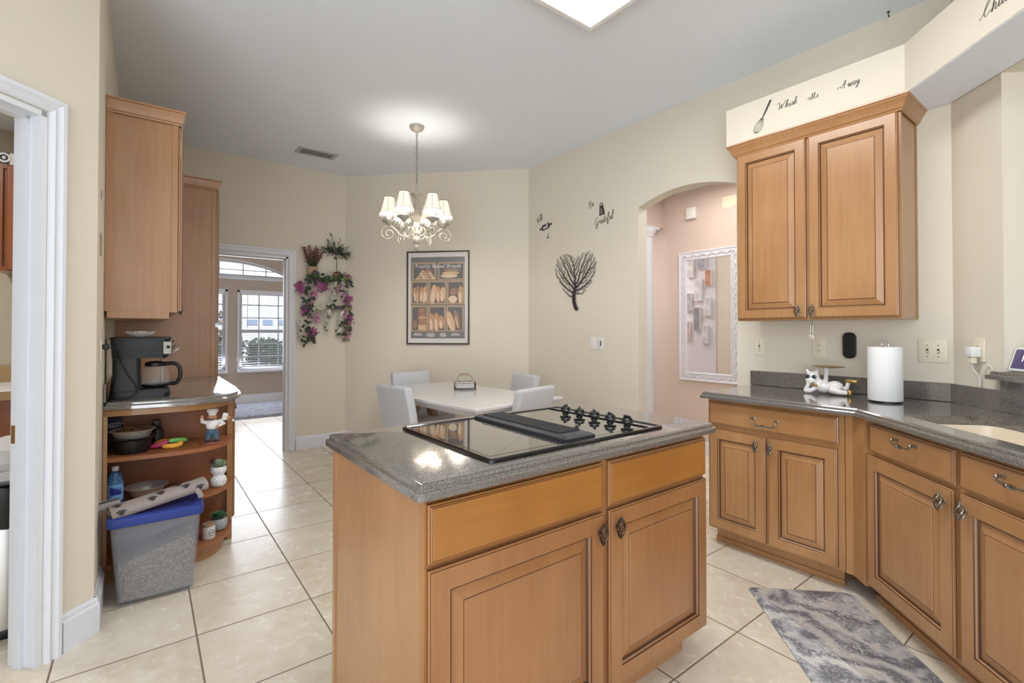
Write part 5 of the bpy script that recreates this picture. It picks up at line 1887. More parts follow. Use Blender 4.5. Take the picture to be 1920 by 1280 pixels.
# ------------------------------------------------------------------ flower shelves on the back wall
M['shelf_dark'] = plain('dark_stained_shelf', srgb(58, 52, 54), 0.5, vary=0.15)
M['terracotta'] = plain('terracotta', srgb(190, 124, 88), 0.8)
M['burlap'] = plain('burlap', srgb(196, 172, 138), 0.9, vary=0.15, scale=120)
M['leaf'] = plain('leaf_green', srgb(74, 98, 62), 0.6, vary=0.35, scale=40)
M['leaf_dark'] = plain('leaf_dark_green', srgb(52, 76, 58), 0.6, vary=0.35, scale=40)
M['leaf_light'] = plain('leaf_yellow_green', srgb(128, 148, 88), 0.6, vary=0.3, scale=40)
M['pink'] = plain('orchid_pink', srgb(180, 96, 150), 0.7, vary=0.25, scale=60)
M['pink_light'] = plain('rose_pink', srgb(212, 150, 180), 0.7, vary=0.2, scale=60)
M['white_flower'] = plain('white_blossom', srgb(226, 222, 208), 0.7, vary=0.1, scale=60)
M['rust'] = plain('rust_heather', srgb(172, 108, 106), 0.8, vary=0.3, scale=60)
M['stem'] = plain('brown_stem', srgb(110, 92, 66), 0.8)
YW = YB - 0.001


def fx(px, py, dy=0.0):
    """place on the shelf wall: photo fractions of the arrangement mapped to world x and z"""
    return (1.3915 + (px - 565) * 0.005785 * (1 + (px - 600) * 0.00022), YW - dy, 1.913 - (py - 515) * 0.00585)


t = thing('wall_shelf', 'dark wall shelf holding two potted plants and garlands, upper of two', 'shelf', (1.60, YW, 1.865), 0, 'flower shelves')
mb = MB(); mb.box(-0.20, -0.11, -0.008, 0.235, 0, 0.008, 0.002, 1); mb.build('board', 'shelf_dark', t, smooth=0)
mb = MB(); mb.box(-0.20, -0.113, -0.012, 0.235, -0.1105, 0.026); mb.build('lip', 'shelf_dark', t, smooth=0)
t = thing('wall_shelf', 'dark wall shelf with white sprigs, lower of two', 'shelf', (1.58, YW, 1.553), 0, 'flower shelves')
mb = MB(); mb.box(-0.22, -0.11, -0.008, 0.225, 0, 0.008, 0.002, 1); mb.build('board', 'shelf_dark', t, smooth=0)
mb = MB(); mb.box(-0.22, -0.113, -0.012, 0.225, -0.1105, 0.026); mb.build('lip', 'shelf_dark', t, smooth=0)

# heather in burlap wrap
rf = random.Random(11)
hx = 1.47
t = thing('potted_heather', 'rust pink heather in a burlap wrapped pot on the upper shelf', 'plant', (hx, YW - 0.06, 1.8735))
mb = MB(); mb.lathe([(0.03, 0.0005), (0.045, 0.06), (0.058, 0.13), (0.05, 0.13), (0.04, 0.1), (0.0, 0.1)], 14, cap=True); mb.build('pot', 'burlap', t)
mb = MB(); mb.at((0.012, -0.064, 0.045), ry=0.5); mb.box(-0.035, -0.003, -0.045, 0.035, 0.003, 0.045); mb.build('tag_board', 'shelf_dark', t, smooth=0)
mb = MB(); mg = MB()
for k in range(26):
    a_ = rf.uniform(0, 2 * PI); sp_r = rf.uniform(0.02, 0.13); h_ = rf.uniform(0.16, 0.27) - sp_r * 0.5
    tip = Vector((sp_r * math.cos(a_), sp_r * math.sin(a_) * 0.42, 0.12 + h_))
    b0 = Vector((0.02 * math.cos(a_), 0.02 * math.sin(a_) * 0.5, 0.11))
    mg.tube([b0, (b0 + tip) / 2, tip], 0.002, 4)
    for j in range(16):
        u = 0.4 + 0.6 * j / 15
        q = b0.lerp(tip, u)
        d = Vector((rf.uniform(-1, 1), rf.uniform(-1, 1), rf.uniform(0.2, 1)))
        mb.leaf(q, d, (0, 0, 1), 0.032, 0.02)
    for j in range(4):
        q = b0.lerp(tip, rf.uniform(0.05, 0.6)); d = Vector((rf.uniform(-1, 1), rf.uniform(-1, .5), rf.uniform(0, .6)))
        mg.leaf(q, d, (0, 0, 1), 0.05, 0.012)
mb.build('blooms', 'rust', t, smooth=0); mg.build('foliage', 'leaf', t, smooth=0)

# olive topiary in small clay pot
t = thing('potted_topiary', 'small green topiary tree in a clay pot on the upper shelf', 'plant', (1.735, YW - 0.06, 1.8735))
mb = MB(); mb.lathe([(0.026, 0.0005), (0.036, 0.062), (0.04, 0.062), (0.04, 0.075), (0.033, 0.075), (0.03, 0.06), (0, 0.06)], 16); mb.build('pot', 'terracotta', t)
mb = MB(); mb.tube([(0, 0, 0.058), (0.003, 0, 0.2), (-0.004, 0, 0.31)], 0.004, 6)
mg = MB()
for k in range(30):
    a_ = rf.uniform(0, 2 * PI); el = rf.uniform(-0.3, 1.35)
    L = rf.uniform(0.10, 0.17) * (1.25 if el > 1 else 1)
    d = Vector((math.cos(a_) * math.cos(el) * 1.25, math.sin(a_) * math.cos(el) * 0.42, math.sin(el) * 1.1))
    b0 = Vector((0, 0, 0.29))
    tip = b0 + d * L
    mid = b0 + d * L * 0.55 + Vector((0, 0, 0.02))
    pts = catmull([b0, mid, tip], 4)
    mb.tube(pts, 0.0018, 4)
    for j in range(9):
        q = b0.lerp(tip, 0.25 + 0.75 * j / 8)
        s = d.normalized() + Vector((rf.uniform(-.9, .9), rf.uniform(-.5, .3), rf.uniform(-.6, .8)))
        mg.leaf(q, s, (0, 0, 1), 0.045, 0.015)
for k in range(14):
    a_ = rf.uniform(0, 2 * PI); mg.leaf((0, 0, 0.07), (math.cos(a_), math.sin(a_) * .6, rf.uniform(0.1, .7)), (0, 0, 1), 0.06, 0.016)
mb.build('trunk', 'stem', t, smooth=0); mg.build('foliage', 'leaf_dark', t, smooth=0)


def garland(name, label, path, blooms, light, nleaf, width, white=0):
    """path: photo-derived points (x, y, dist from wall); blooms: (x, y, colour, size)"""
    root = thing(name, label, 'garland', fx(*path[0][:2], path[0][2]), 0, 'flower garlands on the shelves')
    base = Vector(root.location)
    pts = [Vector(fx(*q)) - base for q in path]
    c = catmull(pts, 8)
    mb = MB(); mb.tube(c, 0.0022, 5); mb.build('vine', 'stem', root, smooth=0)
    g = [MB(), MB(), MB()]
    for k in range(nleaf):
        q = rf.choice(c) + Vector((rf.uniform(-width, width), rf.uniform(-0.02, 0.008), rf.uniform(-width, width) * 0.8))
        if q.y + base.y > YW - 0.005:
            q.y = YW - 0.005 - base.y
        q.x = min(q.x, NK + YB - 0.05 - (q.y + base.y) - base.x)
        d = Vector((rf.uniform(-1, 1), rf.uniform(-0.7, 0.0), rf.uniform(-1, 0.5)))
        g[rf.choice((0, 0, 1, 2) if light else (0, 1, 1))].leaf(q, d, (0, -1, 0.2), rf.uniform(0.04, 0.075), rf.uniform(0.026, 0.042), 0.3)
    for b, m_ in zip(g, ('leaf', 'leaf_dark', 'leaf_light')):
        if len(b.bm.verts):
            b.build('leaves', m_, root, smooth=0)
        else:
            b.bm.free()
    for (x, y, col, sz) in blooms:
        f_ = MB()
        p0 = Vector(fx(x, y, 0.055)) - base
        for k in range(60):
            q = p0 + Vector((rf.gauss(0, .33), rf.gauss(0, .28), rf.gauss(0, .5))) * sz
            q.y = min(q.y, YW - 0.006 - base.y)
            q.x = min(q.x, NK + YB - 0.03 - (q.y + base.y) - base.x)
            d = Vector((rf.uniform(-1, 1), rf.uniform(-1, .3), rf.uniform(-1, 1)))
            f_.leaf(q, d, (0, -1, 0), sz * 0.5, sz * 0.5, 0.4)
        f_.build('blossom', col, root, smooth=0)
    if white:
        f_ = MB()
        for k in range(white):
            q = rf.choice(c) + Vector((rf.uniform(-.018, .018), rf.uniform(-.014, .006), rf.uniform(-.02, .02)))
            q.y = min(q.y, YW - 0.006 - base.y)
            for j in range(4):
                d = Vector((rf.uniform(-1, 1), rf.uniform(-1, .2), rf.uniform(-1, 1)))
                f_.leaf(q, d, (0, -1, 0), 0.026, 0.024, 0.3)
        f_.build('blossom', 'white_flower', root, smooth=0)
    return root


garland('flower_garland', 'pink wisteria garland trailing down the left side of the shelves', [(590, 517, .10), (572, 525, .08), (570, 545, .05), (575, 568, .05), (574, 585, .05), (570, 605, .05), (577, 625, .05), (574, 640, .04)],
        [(558, 538, 'pink', .06), (581, 553, 'pink_light', .055), (567, 582, 'pink', .06), (588, 597, 'pink_light', .045), (579, 624, 'pink', .06)], False, 85, 0.045)
garland('flower_garland', 'pink wisteria garland trailing down the right side of the shelves', [(628, 515, .10), (642, 522, .08), (647, 545, .05), (645, 565, .05), (650, 585, .05), (649, 605, .05), (648, 625, .05), (650, 634, .04)],
        [(642, 519, 'pink', .06), (639, 550, 'pink_light', .045), (647, 560, 'pink', .06), (641, 588, 'pink_light', .055), (650, 599, 'pink', .06), (644, 626, 'pink_light', .055)], True, 85, 0.04)
garland('flower_garland', 'pink garland draped across the front of the upper shelf', [(580, 517, .115), (595, 521, .12), (610, 518, .12), (625, 516, .12), (636, 520, .12)],
        [(588, 531, 'pink_light', .055), (599, 534, 'pink', .065), (626, 534, 'pink_light', .055)], True, 46, 0.035)
for lab, pth, n_ in (
    ('white blossom strand hanging between the two shelves', [(616, 528, .11), (619, 545, .05), (617, 562, .03), (620, 572, .03)], 40),
    ('white blossom strand hanging under the upper shelf at its right end', [(633, 524, .11), (638, 535, .06), (634, 548, .04)], 40),
    ('white blossom sprigs lying along the lower shelf', [(582, 577, .115), (592, 575, .12), (602, 572, .115), (611, 572, .115)], 70),
    ('white blossom strand hanging from the middle of the lower shelf', [(607, 585, .11), (606, 600, .05), (609, 612, .03), (607, 624, .03)], 36),
    ('white blossom strand hanging from the right of the lower shelf', [(632, 586, .11), (632, 598, .05), (631, 612, .03), (630, 624, .03)], 40),
    ('white blossom strand at the lower left beside the doorway casing', [(557, 600, .03), (560, 612, .04), (559, 625, .03), (562, 634, .03)], 40)):
    garland('blossom_strand', lab, pth, [], True, 5, 0.015, n_)

# ------------------------------------------------------------------ coffee maker on the left worktop
M['navy_black'] = plain('blue_black_plastic', srgb(15, 18, 24), 0.35, coat=0.05, vary=0.05)
p = N('carafe_glass'); p.b.inputs['Base Color'].default_value = (0.95, 0.95, 0.95, 1); p.b.inputs['Roughness'].default_value = 0.02; p.b.inputs['Alpha'].default_value = 0.12; p.b.inputs['Specular IOR Level'].default_value = 0.8
M['carafe'] = p.m
KX, KY = -0.012, 3.385
t = thing('coffee_maker', 'black drip coffee maker with glass carafe on the left worktop', 'coffee maker', (KX, KY, HL))
def rr(x0, y0, x1, y1, r, z):
    return [(x, y, z) for x, y in round_poly([(x0, y0), (x1, y0), (x1, y1), (x0, y1)], r, 4)]
w2 = 0.095
mb = MB()
mb.rings([rr(-.132, -w2, .125, w2, .03, .0005), rr(-.135, -w2, .132, w2, .03, .01), rr(-.132, -w2, .132, w2, .03, .035), rr(-.125, -w2 + .005, .12, w2 - .005, .03, .045)])
mb.build('base', 'navy_black', t, smooth=50)
mb = MB()
mb.rings([rr(-.132, -w2, .005, w2, .022, .040), rr(-.122, -w2, .0, w2, .022, .13), rr(-.122, -w2, -.002, w2, .022, .215)])
mb.build('body', 'navy_black', t, smooth=50)
mb = MB()
mb.rings([rr(-.124, -w2, .118, w2, .03, .2155), rr(-.126, -w2 - .002, .126, w2 + .002, .03, .25), rr(-.130, -w2 - .004, .130, w2 + .004, .03, .30), rr(-.13, -w2 - .004, .13, w2 + .004, .03, .316)])
mb.build('head', 'navy_black', t, smooth=50)
mb = MB(); mb.rings([rr(-.134, -w2 - .008, .134, w2 + .008, .032, .3165), rr(-.136, -w2 - .009, .136, w2 + .009, .033, .322), rr(-.13, -w2 - .004, .13, w2 + .004, .03, .33)])
mb.build('lid', 'navy_black', t, smooth=50)
mb = MB(); mb.box(.1305, -.06, .235, .136, .06, .305, .002, 1); mb.box(.095, -w2 - .008, .235, .133, -w2 - .0045, .305, .002, 1); o = mb.build('control_panel', 'pewter', t); o['label'] = 'silver control panel'
mb = MB(); mb.at((.118, -w2 - .008, .275), rx=PI / 2); mb.lathe([(.009, 0), (.009, .008), (.006, .010), (0, .01)], 14); mb.build('dial', 'black', t)
cx0, cz = .065, .047
mb = MB(); mb.lathe([(0.05, 0), (.062, .01), (.066, .04), (.062, .085), (.05, .11), (.046, .118)], 28, (cx0, 0, cz), cap=False)
mb.lathe([(0, .001), (.05, .001)], 28, (cx0, 0, cz), cap=False)
ca_ = mb.build('carafe', 'carafe', t)
mb = MB(); mb.lathe([(.0475, .118), (.05, .121), (.05, .138), (.03, .145), (0, .146)], 24, (cx0, 0, cz), cap=False); mb.build('collar', 'black', ca_)
mb = MB(); mb.lathe([(.0525, .0), (.066, .012), (.067, .02), (.064, .012)], 28, (cx0, 0, cz), cap=False); mb.build('base_band', 'black', ca_)
mb = MB(); mb.tube(catmull([(cx0 + .04, -.02, cz + .13), (cx0 + .085, -.035, cz + .132), (cx0 + .108, -.042, cz + .11), (cx0 + .112, -.044, cz + .06), (cx0 + .095, -.038, cz + .022), (cx0 + .064, -.025, cz + .018)], 6), [0.011] * 31, 10); mb.build('handle', 'black', ca_)
# cord
mb = MB()
mb.tube(catmull([(XL + .03, 2.97, 1.222), (XL + .045, 3.0, 1.218), (XL + .055, 3.12, 1.205), (-.105, 3.25, 1.16), (-.07, 3.262, 1.07), (-.035, 3.262, 1.01), (-.03, 3.255, .975), (-.06, 3.23, .945), (-.11, 3.215, .939), (-.14, 3.22, .939), (-.145, 3.28, .945)], 7), .003, 7)
mb.build('power_cord', 'black', t).data.transform(Matrix.Translation((-KX, -KY, -HL)))
mb = MB(); mb.box(XL + .009, 2.957, 1.21, XL + .034, 2.983, 1.236, .004, 1); o = mb.build('plug', 'black', t); o.data.transform(Matrix.Translation((-KX, -KY, -HL)))

M['filter_paper'] = plain('filter_paper', srgb(232, 226, 214), 0.9, vary=0.05)
mb = MB()
n_ = 40
rs_ = []
for r, z in ((0.0, 0.0), (0.026, 0.0), (0.048, 0.017), (0.056, 0.026)):
    rs_.append([(r * (1 + (0.05 if i % 2 else -0.05) * (r > .03)) * math.cos(2 * PI * i / n_) * 1.15, r * (1 + (0.05 if i % 2 else -0.05) * (r > .03)) * math.sin(2 * PI * i / n_), z + 0.004 * math.sin(6 * PI * i / n_) * (r > .03)) for i in range(n_)])
rs_ = rs_[1:]
up_ = [[(x, y, z + 0.002) for x, y, z in l] for l in reversed(rs_)]
mb.rings(rs_ + up_)
tag(mb.build('coffee_filters', 'filter_paper', None, (KX - 0.005, KY - 0.03, HL + .3305), smooth=20), 'white fluted paper coffee filters on top of the coffee maker', 'coffee filters')
M['blue_plastic'] = plain('pale_blue_plastic', srgb(108, 160, 186), 0.4)
mb = MB(); mb.tube([(-.128, 3.60, HL + .001), (-.135, 3.62, 1.30)], .0035, 8)
tag(mb.build('drinking_straw', 'blue_plastic'), 'pale blue straw leaning behind the coffee maker', 'straw')
t = thing('cup_rack', 'chrome cup rack with prongs half hidden behind the coffee maker', 'rack', (.085, 3.60, HL))
mb = MB(); mb.lathe([(.05, .0005), (.05, .006), (.045, .008), (0, .008)], 20); mb.tube([(0, 0, .008), (0, 0, .29)], .005, 8); mb.build('post', 'chrome', t)
for k, (z, dx) in enumerate(((.225, .085), (.25, .075), (.272, .06), (.225, -.07))):
    mb = MB(); mb.tube(catmull([(0, 0, z - .03), (dx * .5, -.02, z - .005), (dx, -.035, z + .04)], 5), .0045, 8); mb.ball((dx, -.035, z + .04), .006, 8, 6); mb.build('prong', 'chrome', t)

# ------------------------------------------------------------------ things on the end shelves
M['kibble'] = plain('kibble', srgb(122, 88, 56), 0.9, vary=0.3, scale=90)
M['pack_navy'] = plain('navy_bag', srgb(24, 24, 60), 0.6)
M['pack_text'] = plain('bag_lettering', srgb(240, 240, 246), 0.5)
t = thing('treat_bag', 'navy blue bag with white lettering at the back of the top shelf', 'bag', (-.125, 3.44, .6505))
mb = MB(); mb.rings([rr(-.033, -.025, .033, .025, .008, 0), rr(-.034, -.022, .034, .022, .008, .06), rr(-.034, -.012, .034, .012, .004, .15), rr(-.034, -.002, .034, .002, .001, .195)]); mb.build('pouch', 'pack_navy', t, smooth=30)
text_mesh('lettering', 'ROYALL', 0.02, 'pack_text', t, Matrix.Translation((.003, -.0205, .138)) @ Matrix.Rotation(R(90 - 7), 4, 'X') @ Matrix.Rotation(R(8), 4, 'Z'), depth=.0003)
mb = MB()
for k in range(9):
    mb.box(-.028 + k * .0062, -.0225, .119 + k * .0008, -.0235 + k * .0062, -.0195, .123 + k * .0008)
mb.build('small_print', 'pack_text', t, smooth=0)

BX, BY = -.046, 3.29
t = thing('pet_bowl_stand', 'black round pet bowl stand on the top shelf', 'bowl stand', (BX, BY, .6505))
mb = MB(); mb.lathe([(.072, .0), (.078, .02), (.086, .07), (.104, .078), (.107, .084), (.098, .085), (.08, .08), (.07, .012), (0, .010)], 32, cap=False); mb.lathe([(0, 0), (.072, 0)], 32, cap=False); mb.build('tub', 'black', t)
t = thing('steel_bowl', 'stainless bowl filled with kibble, resting in the black stand', 'bowl', (BX, BY, .6505))
mb = MB(); M['steel_bright'] = plain('polished_pet_bowl', srgb(206, 203, 198), 0.3, 0.55, vary=.04)
mb.lathe([(0, .05), (.05, .05), (.075, .078), (.088, .112), (.101, .117), (.103, .12), (.100, .122), (.086, .116), (.072, .08), (.048, .053), (0, .053)], 36, cap=False); mb.build('bowl', 'steel_bright', t)
mb = MB(); rk = random.Random(4)
for k in range(150):
    a_, r_ = rk.uniform(0, 2 * PI), .079 * math.sqrt(rk.random())
    mb.ball((r_ * math.cos(a_), r_ * math.sin(a_), .106 + .022 * (1 - r_ / .08) + rk.uniform(0, .006)), (.008, .007, .005), 6, 4)
o = mb.build('kibble', 'kibble', None, (BX, BY, .6505)); tag(o, 'brown dry kibble heaped in the steel bowl', 'pet food', kind='stuff')
t = thing('roll_holder', 'small black dispenser standing behind the kibble bowl', 'dispenser', (.060, 3.42, .6505))
mb = MB(); mb.lathe([(.03, 0), (.032, .08), (.022, .095), (.02, .1)], 20); mb.build('body', 'black', t)
mb = MB(); mb.box(-.018, -.018, .1005, .018, .018, .14, .005, 2); mb.build('cap', 'black', t)

# chew toy ring
t = thing('chew_toy', 'twisted ring chew toy of pink, orange and green links on the top shelf', 'pet toy', (.112, 3.305, .6505))
for nm, col, pts in (('orange_link', (232, 132, 48), [(-.058, .02, .018), (-.03, .045, .026), (.02, .04, .022), (.05, .015, .018)]), ('pink_link', (190, 62, 104), [(-.075, -.005, .014), (-.04, -.018, .02), (-.005, -.012, .03)]), ('yellow_link', (242, 176, 66), [(-.02, -.045, .014), (.01, -.058, .014), (.045, -.045, .014), (.055, -.02, .02)]), ('green_link', (124, 204, 110), [(.01, -.022, .036), (.045, .0, .032), (.078, .025, .024)])):
    M[nm] = plain(nm, srgb(*col), 0.4, coat=0.2, vary=0.05)
    c = catmull(pts, 5)
    mb = MB(); mb.tube(c, [.0135 * (0.75 if i in (0, len(c) - 1) else 1) for i in range(len(c))], 10); mb.ball(pts[0], .0115, 10, 6); mb.ball(pts[-1], .0115, 10, 6)
    o = mb.build('link', nm, t); o['label'] = nm.replace('_', ' ')

# chef figurine
M['fig_skin'] = plain('figurine_skin', srgb(206, 150, 112), 0.5)
M['denim'] = plain('figurine_denim', srgb(70, 100, 122), 0.6, vary=0.15, scale=120)
M['fig_black'] = plain('figurine_dark', srgb(44, 42, 46), 0.5)
M['fig_base'] = plain('figurine_base', srgb(150, 84, 70), 0.6)
t = thing('chef_figurine', 'moustached chef figurine in white hat and blue trousers on the top shelf', 'figurine', (.318, 3.275, .6505), R(-12))
mb = MB(); mb.lathe([(.058, .0), (.06, .003), (.058, .008), (0, .008)], 28, sy=.75); mb.build('base', 'fig_base', t)
def soft(o, vs=.003):
    m_ = o.modifiers.new('union', 'REMESH'); m_.mode = 'VOXEL'; m_.voxel_size = vs; m_.use_smooth_shade = True
    s_ = o.modifiers.new('soft', 'SMOOTH'); s_.factor = .5; s_.iterations = 2
    return o
mb = MB()
mb.ball((0, 0, .065), (.032, .026, .026))
for s_ in (-1, 1):
    mb.tube([(s_ * .014, 0, .055), (s_ * .02, -.003, .03), (s_ * .022, -.006, .016)], [.019, .016, .014], 10)
body = soft(mb.build('trousers', 'denim', t))
mb = MB()
for s_ in (-1, 1):
    mb.ball((s_ * .022, -.012, .0135), (.012, .018, .0075))
mb.build('shoes', 'fig_black', t)
mb = MB()
mb.ball((0, 0, .10), (.034, .027, .03)); mb.ball((0, 0, .118), (.03, .022, .02))
mb.tube([(-.028, 0, .12), (-.05, -.006, .125), (-.05, -.012, .148)], [.013, .011, .009], 10)
mb.tube([(.028, 0, .122), (.058, -.008, .108), (.03, -.03, .098)], [.013, .011, .009], 10)
mb.tube([(.03, .006, .12), (.058, .008, .132), (.075, .0, .138)], [.012, .010, .008], 10)
soft(mb.build('jacket', 'resin', t))
mb = MB()
mb.ball((-.002, -.004, .148), (.021, .021, .022)); mb.ball((-.003, -.026, .146), (.006, .006, .006)); mb.ball((-.021, -.004, .148), (.005, .005, .007)); mb.ball((.018, -.004, .148), (.005, .005, .007))
mb.ball((-.05, -.014, .156), (.009, .009, .010)); mb.ball((.028, -.034, .097), .009); mb.ball((.08, -.002, .140), .009)
mb.build('head', 'fig_skin', t)
mb = MB()
for s_ in (-1, 1):
    mb.tube([(-.003, -.027, .139), (-.003 + s_ * .009, -.024, .138), (-.003 + s_ * .018, -.017, .141)], [.0035, .004, .002], 8)
    mb.ball((-.003 + s_ * .008, -.0245, .153), .0025, 6, 5)
mb.build('moustache', 'fig_black', t)
mb = MB(); mb.lathe([(.02, .16), (.0215, .172), (.027, .178), (.03, .188), (.024, .198), (0, .201)], 18, (0, .0, 0), cap=True); mb.build('hat', 'resin', t)
mb = MB(); mb.at((.062, .0, .148), ry=.25); mb.box(-.014, -.004, -.022, .016, .004, .022, .002, 1); mb.build('menu_board', 'pewter', t)

# middle shelf: water bottle, steel bowl, succulent
p = N('bottle_blue'); p.b.inputs['Base Color'].default_value = srgb(70, 120, 160); p.b.inputs['Roughness'].default_value = .08; p.b.inputs['Alpha'].default_value = .75
M['bottle_blue'] = p.m
M['label_blue'] = plain('bottle_label', srgb(120, 170, 224), 0.5); M['label_navy'] = plain('bottle_label_navy', srgb(44, 58, 140), 0.5)
t = thing('water_bottle', 'blue plastic bottle with white cap and blue label on the middle shelf', 'bottle', (-.115, 3.255, .3905))
mb = MB(); mb.lathe([(.03, 0), (.034, .004), (.034, .1), (.035, .12), (.033, .14), (.022, .168), (.013, .178), (.013, .184)], 24); mb.build('bottle', 'bottle_blue', t)
mb = MB(); mb.lathe([(.015, .180), (.0155, .183), (.0155, .203), (.0, .204)], 18); mb.build('cap', 'white', t)
mb = MB(); mb.lathe([(.0342, .03), (.0347, .03), (.0347, .125), (.0342, .125)], 24, cap=False); lb_ = mb.build('label', 'label_blue', t)
mb = MB(); mb.at(rz=R(-125)); 
for k in range(6):
    a0_, a1_ = R(k * 14), R(k * 14 + 14)
    vs = [mb.v((.0351 * math.cos(q), .0351 * math.sin(q), z_)) for q, z_ in ((a0_, .06), (a1_, .06), (a1_, .1 - k * .006), (a0_, .1))]
    mb.f(vs)
mb.build('label_band', 'label_navy', lb_)
t = thing('steel_bowl', 'empty stainless steel pet bowl on the middle shelf behind the towel roll', 'bowl', (.015, 3.34, .3905))
mb = MB(); mb.lathe([(.062, 0), (.066, .004), (.078, .03), (.09, .05), (.1, .054), (.101, .057), (.096, .058), (.086, .053), (.072, .03), (.06, .007), (0, .006)], 36, cap=False); mb.lathe([(0, 0), (.062, 0)], 36, cap=False); mb.build('bowl', 'steel_bright', t)


def succulent(mb, c, n, L, w, layers, rise, rnd_):
    for la in range(layers):
        m = n - la
        for k in range(m):
            a_ = 2 * PI * (k + .5 * la) / m + rnd_.uniform(-.1, .1)
            el = .25 + rise * la / max(1, layers - 1)
            d = Vector((math.cos(a_) * math.cos(el), math.sin(a_) * math.cos(el), math.sin(el)))
            ll = L * (1 - .45 * la / layers)
            side = Vector((-math.sin(a_), math.cos(a_), 0))
            up = side.cross(d) * -1
            b0 = Vector(c)
            pr = [(0, .35, .3), (.45, 1, .55), (.75, .85, .45), (1, .05, .05)]
            loops = []
            for u, ww, tt in pr:
                q = b0 + d * ll * u + Vector((0, 0, .15 * ll * u * u))
                loops.append([q + side * w * .5 * ww, q + up * w * .22 * tt, q - side * w * .5 * ww, q - up * w * .22 * tt])
            mb.rings(loops)


M['speckle_white'] = None
p = N('speckled_white_ceramic'); vo = p.t.nodes.new('ShaderNodeTexVoronoi'); vo.inputs['Scale'].default_value = 130; p.l(p.coord(), vo.inputs['Vector'])
p.l(p.ramp(vo.outputs['Distance'], [(0.22, srgb(120, 124, 124)), (0.3, srgb(236, 235, 232))]), p.b.inputs['Base Color']); p.b.inputs['Roughness'].default_value = .3
M['speckle_white'] = p.m
M['succ_pale'] = plain('pale_succulent', srgb(170, 190, 158), 0.5, vary=.2, scale=60); M['succ_pink'] = plain('burgundy_succulent', srgb(120, 50, 66), 0.5, vary=.2); M['succ_green'] = plain('green_succulent', srgb(86, 134, 92), 0.5, vary=.25, scale=60)
rs2 = random.Random(9)
t = thing('potted_succulent', 'pale spiky succulent in a white dotted double-gourd vase on the middle shelf', 'plant', (.352, 3.285, .3905))
mb = MB(); mb.lathe([(.025, 0), (.036, .008), (.043, .028), (.04, .05), (.026, .066), (.028, .07), (.04, .086), (.041, .104), (.036, .116), (.031, .116), (.034, .1), (0, .1)], 28, cap=True); mb.build('vase', 'speckle_white', t)
mb = MB(); succulent(mb, (0, 0, .112), 16, .055, .010, 6, 1.2, rs2); mb.build('rosette', 'succ_pale', t, smooth=0)
mb = MB()
for k in range(40):
    a_ = rs2.uniform(1.6, 4.2); mb.leaf((-.015, .01, .13), (math.cos(a_), math.sin(a_) * .6, rs2.uniform(.2, 1.2)), (0, 0, 1), .045, .006)
mb.build('spray', 'succ_pink', t, smooth=0)

# bottom shelf: green succulent, candle jar
M['grey_pot'] = plain('grey_stone_pot', srgb(168, 172, 178), 0.5)
t = thing('potted_succulent', 'green rosette succulent in a grey bowl pot on the bottom shelf', 'plant', (.362, 3.36, .1105))
mb = MB(); mb.lathe([(.024, 0), (.038, .01), (.046, .035), (.044, .06), (.038, .07), (.034, .068), (0, .064)], 26, cap=True); mb.build('pot', 'grey_pot', t)
mb = MB(); succulent(mb, (0, 0, .07), 13, .05, .024, 6, 1.2, rs2); mb.build('rosette', 'succ_green', t, smooth=0)
t = thing('candle_jar', 'white candle jar with wooden lid and floral emblem on the bottom shelf', 'candle', (.302, 3.262, .1105))
mb = MB(); mb.lathe([(.031, 0), (.033, .003), (.033, .068), (.031, .07)], 26); mb.build('jar', 'white', t)
mb = MB(); mb.lathe([(.0335, .0705), (.034, .073), (.034, .082), (.032, .084), (0, .084)], 26); mb.build('lid', 'oak', t)
mb = MB(); mb.at(rz=R(-68))
for k in range(22):
    a_ = 2 * PI * k / 22
    u, z_ = .014 * math.cos(a_), .036 + .015 * math.sin(a_)
    q = u / .0333
    mb.at(rz=R(-68) + q); mb.ball((.0334, 0, z_), (.0008, .0022, .0022), 6, 4)
mb.at(rz=R(-68)); mb.box(.0332, -.008, .034, .0338, .008, .038)
mb.build('emblem', 'fig_black', t)

# ------------------------------------------------------------------ pet food bin and towels in front of the shelves
p = N('cloudy_plastic'); p.b.inputs['Base Color'].default_value = srgb(206, 212, 222); p.b.inputs['Roughness'].default_value = .35; p.b.inputs['Alpha'].default_value = .13
M['cloudy'] = p.m
M['lid_blue'] = plain('blue_lid', srgb(40, 62, 140), 0.4, vary=.05)
M['kib_mass'] = None
p = N('kibble_mass'); v_ = p.coord(); vo = p.t.nodes.new('ShaderNodeTexVoronoi'); vo.inputs['Scale'].default_value = 95; p.l(v_, vo.inputs['Vector'])
p.l(p.mix(p.noise(v_, 9, 3), p.ramp(vo.outputs['Distance'], [(0.1, srgb(176, 160, 132)), (0.55, srgb(70, 60, 50))]), srgb(128, 116, 100)), p.b.inputs['Base Color']); p.b.inputs['Roughness'].default_value = .9; p.bump(vo.outputs['Distance'], .6, .01)
M['kib_mass'] = p.m
bx0, bx1, by0, by1 = -.118, .238, 2.88, 3.145
t = thing('pet_food_bin', 'cloudy plastic pet food bin with blue lid in front of the end shelves', 'storage bin', ((bx0 + bx1) / 2, (by0 + by1) / 2, 0), R(-2))
hx_, hy_ = (bx1 - bx0) / 2, (by1 - by0) / 2
def rz_(i, z): return rr(-hx_ + i, -hy_ + i, hx_ - i, hy_ - i, .02, z)
mb = MB(); mb.rings([rz_(.035, .012), rz_(.027, .02), rz_(.0, .395), rz_(.003, .395), rz_(.03, .0225), rz_(.038, .0155)]);
for sx_ in (-1, 1):
    mb.box(sx_ * (hx_ - .06) - .03, -hy_ + .035, .0005, sx_ * (hx_ - .06) + .03, hy_ - .035, .0118)
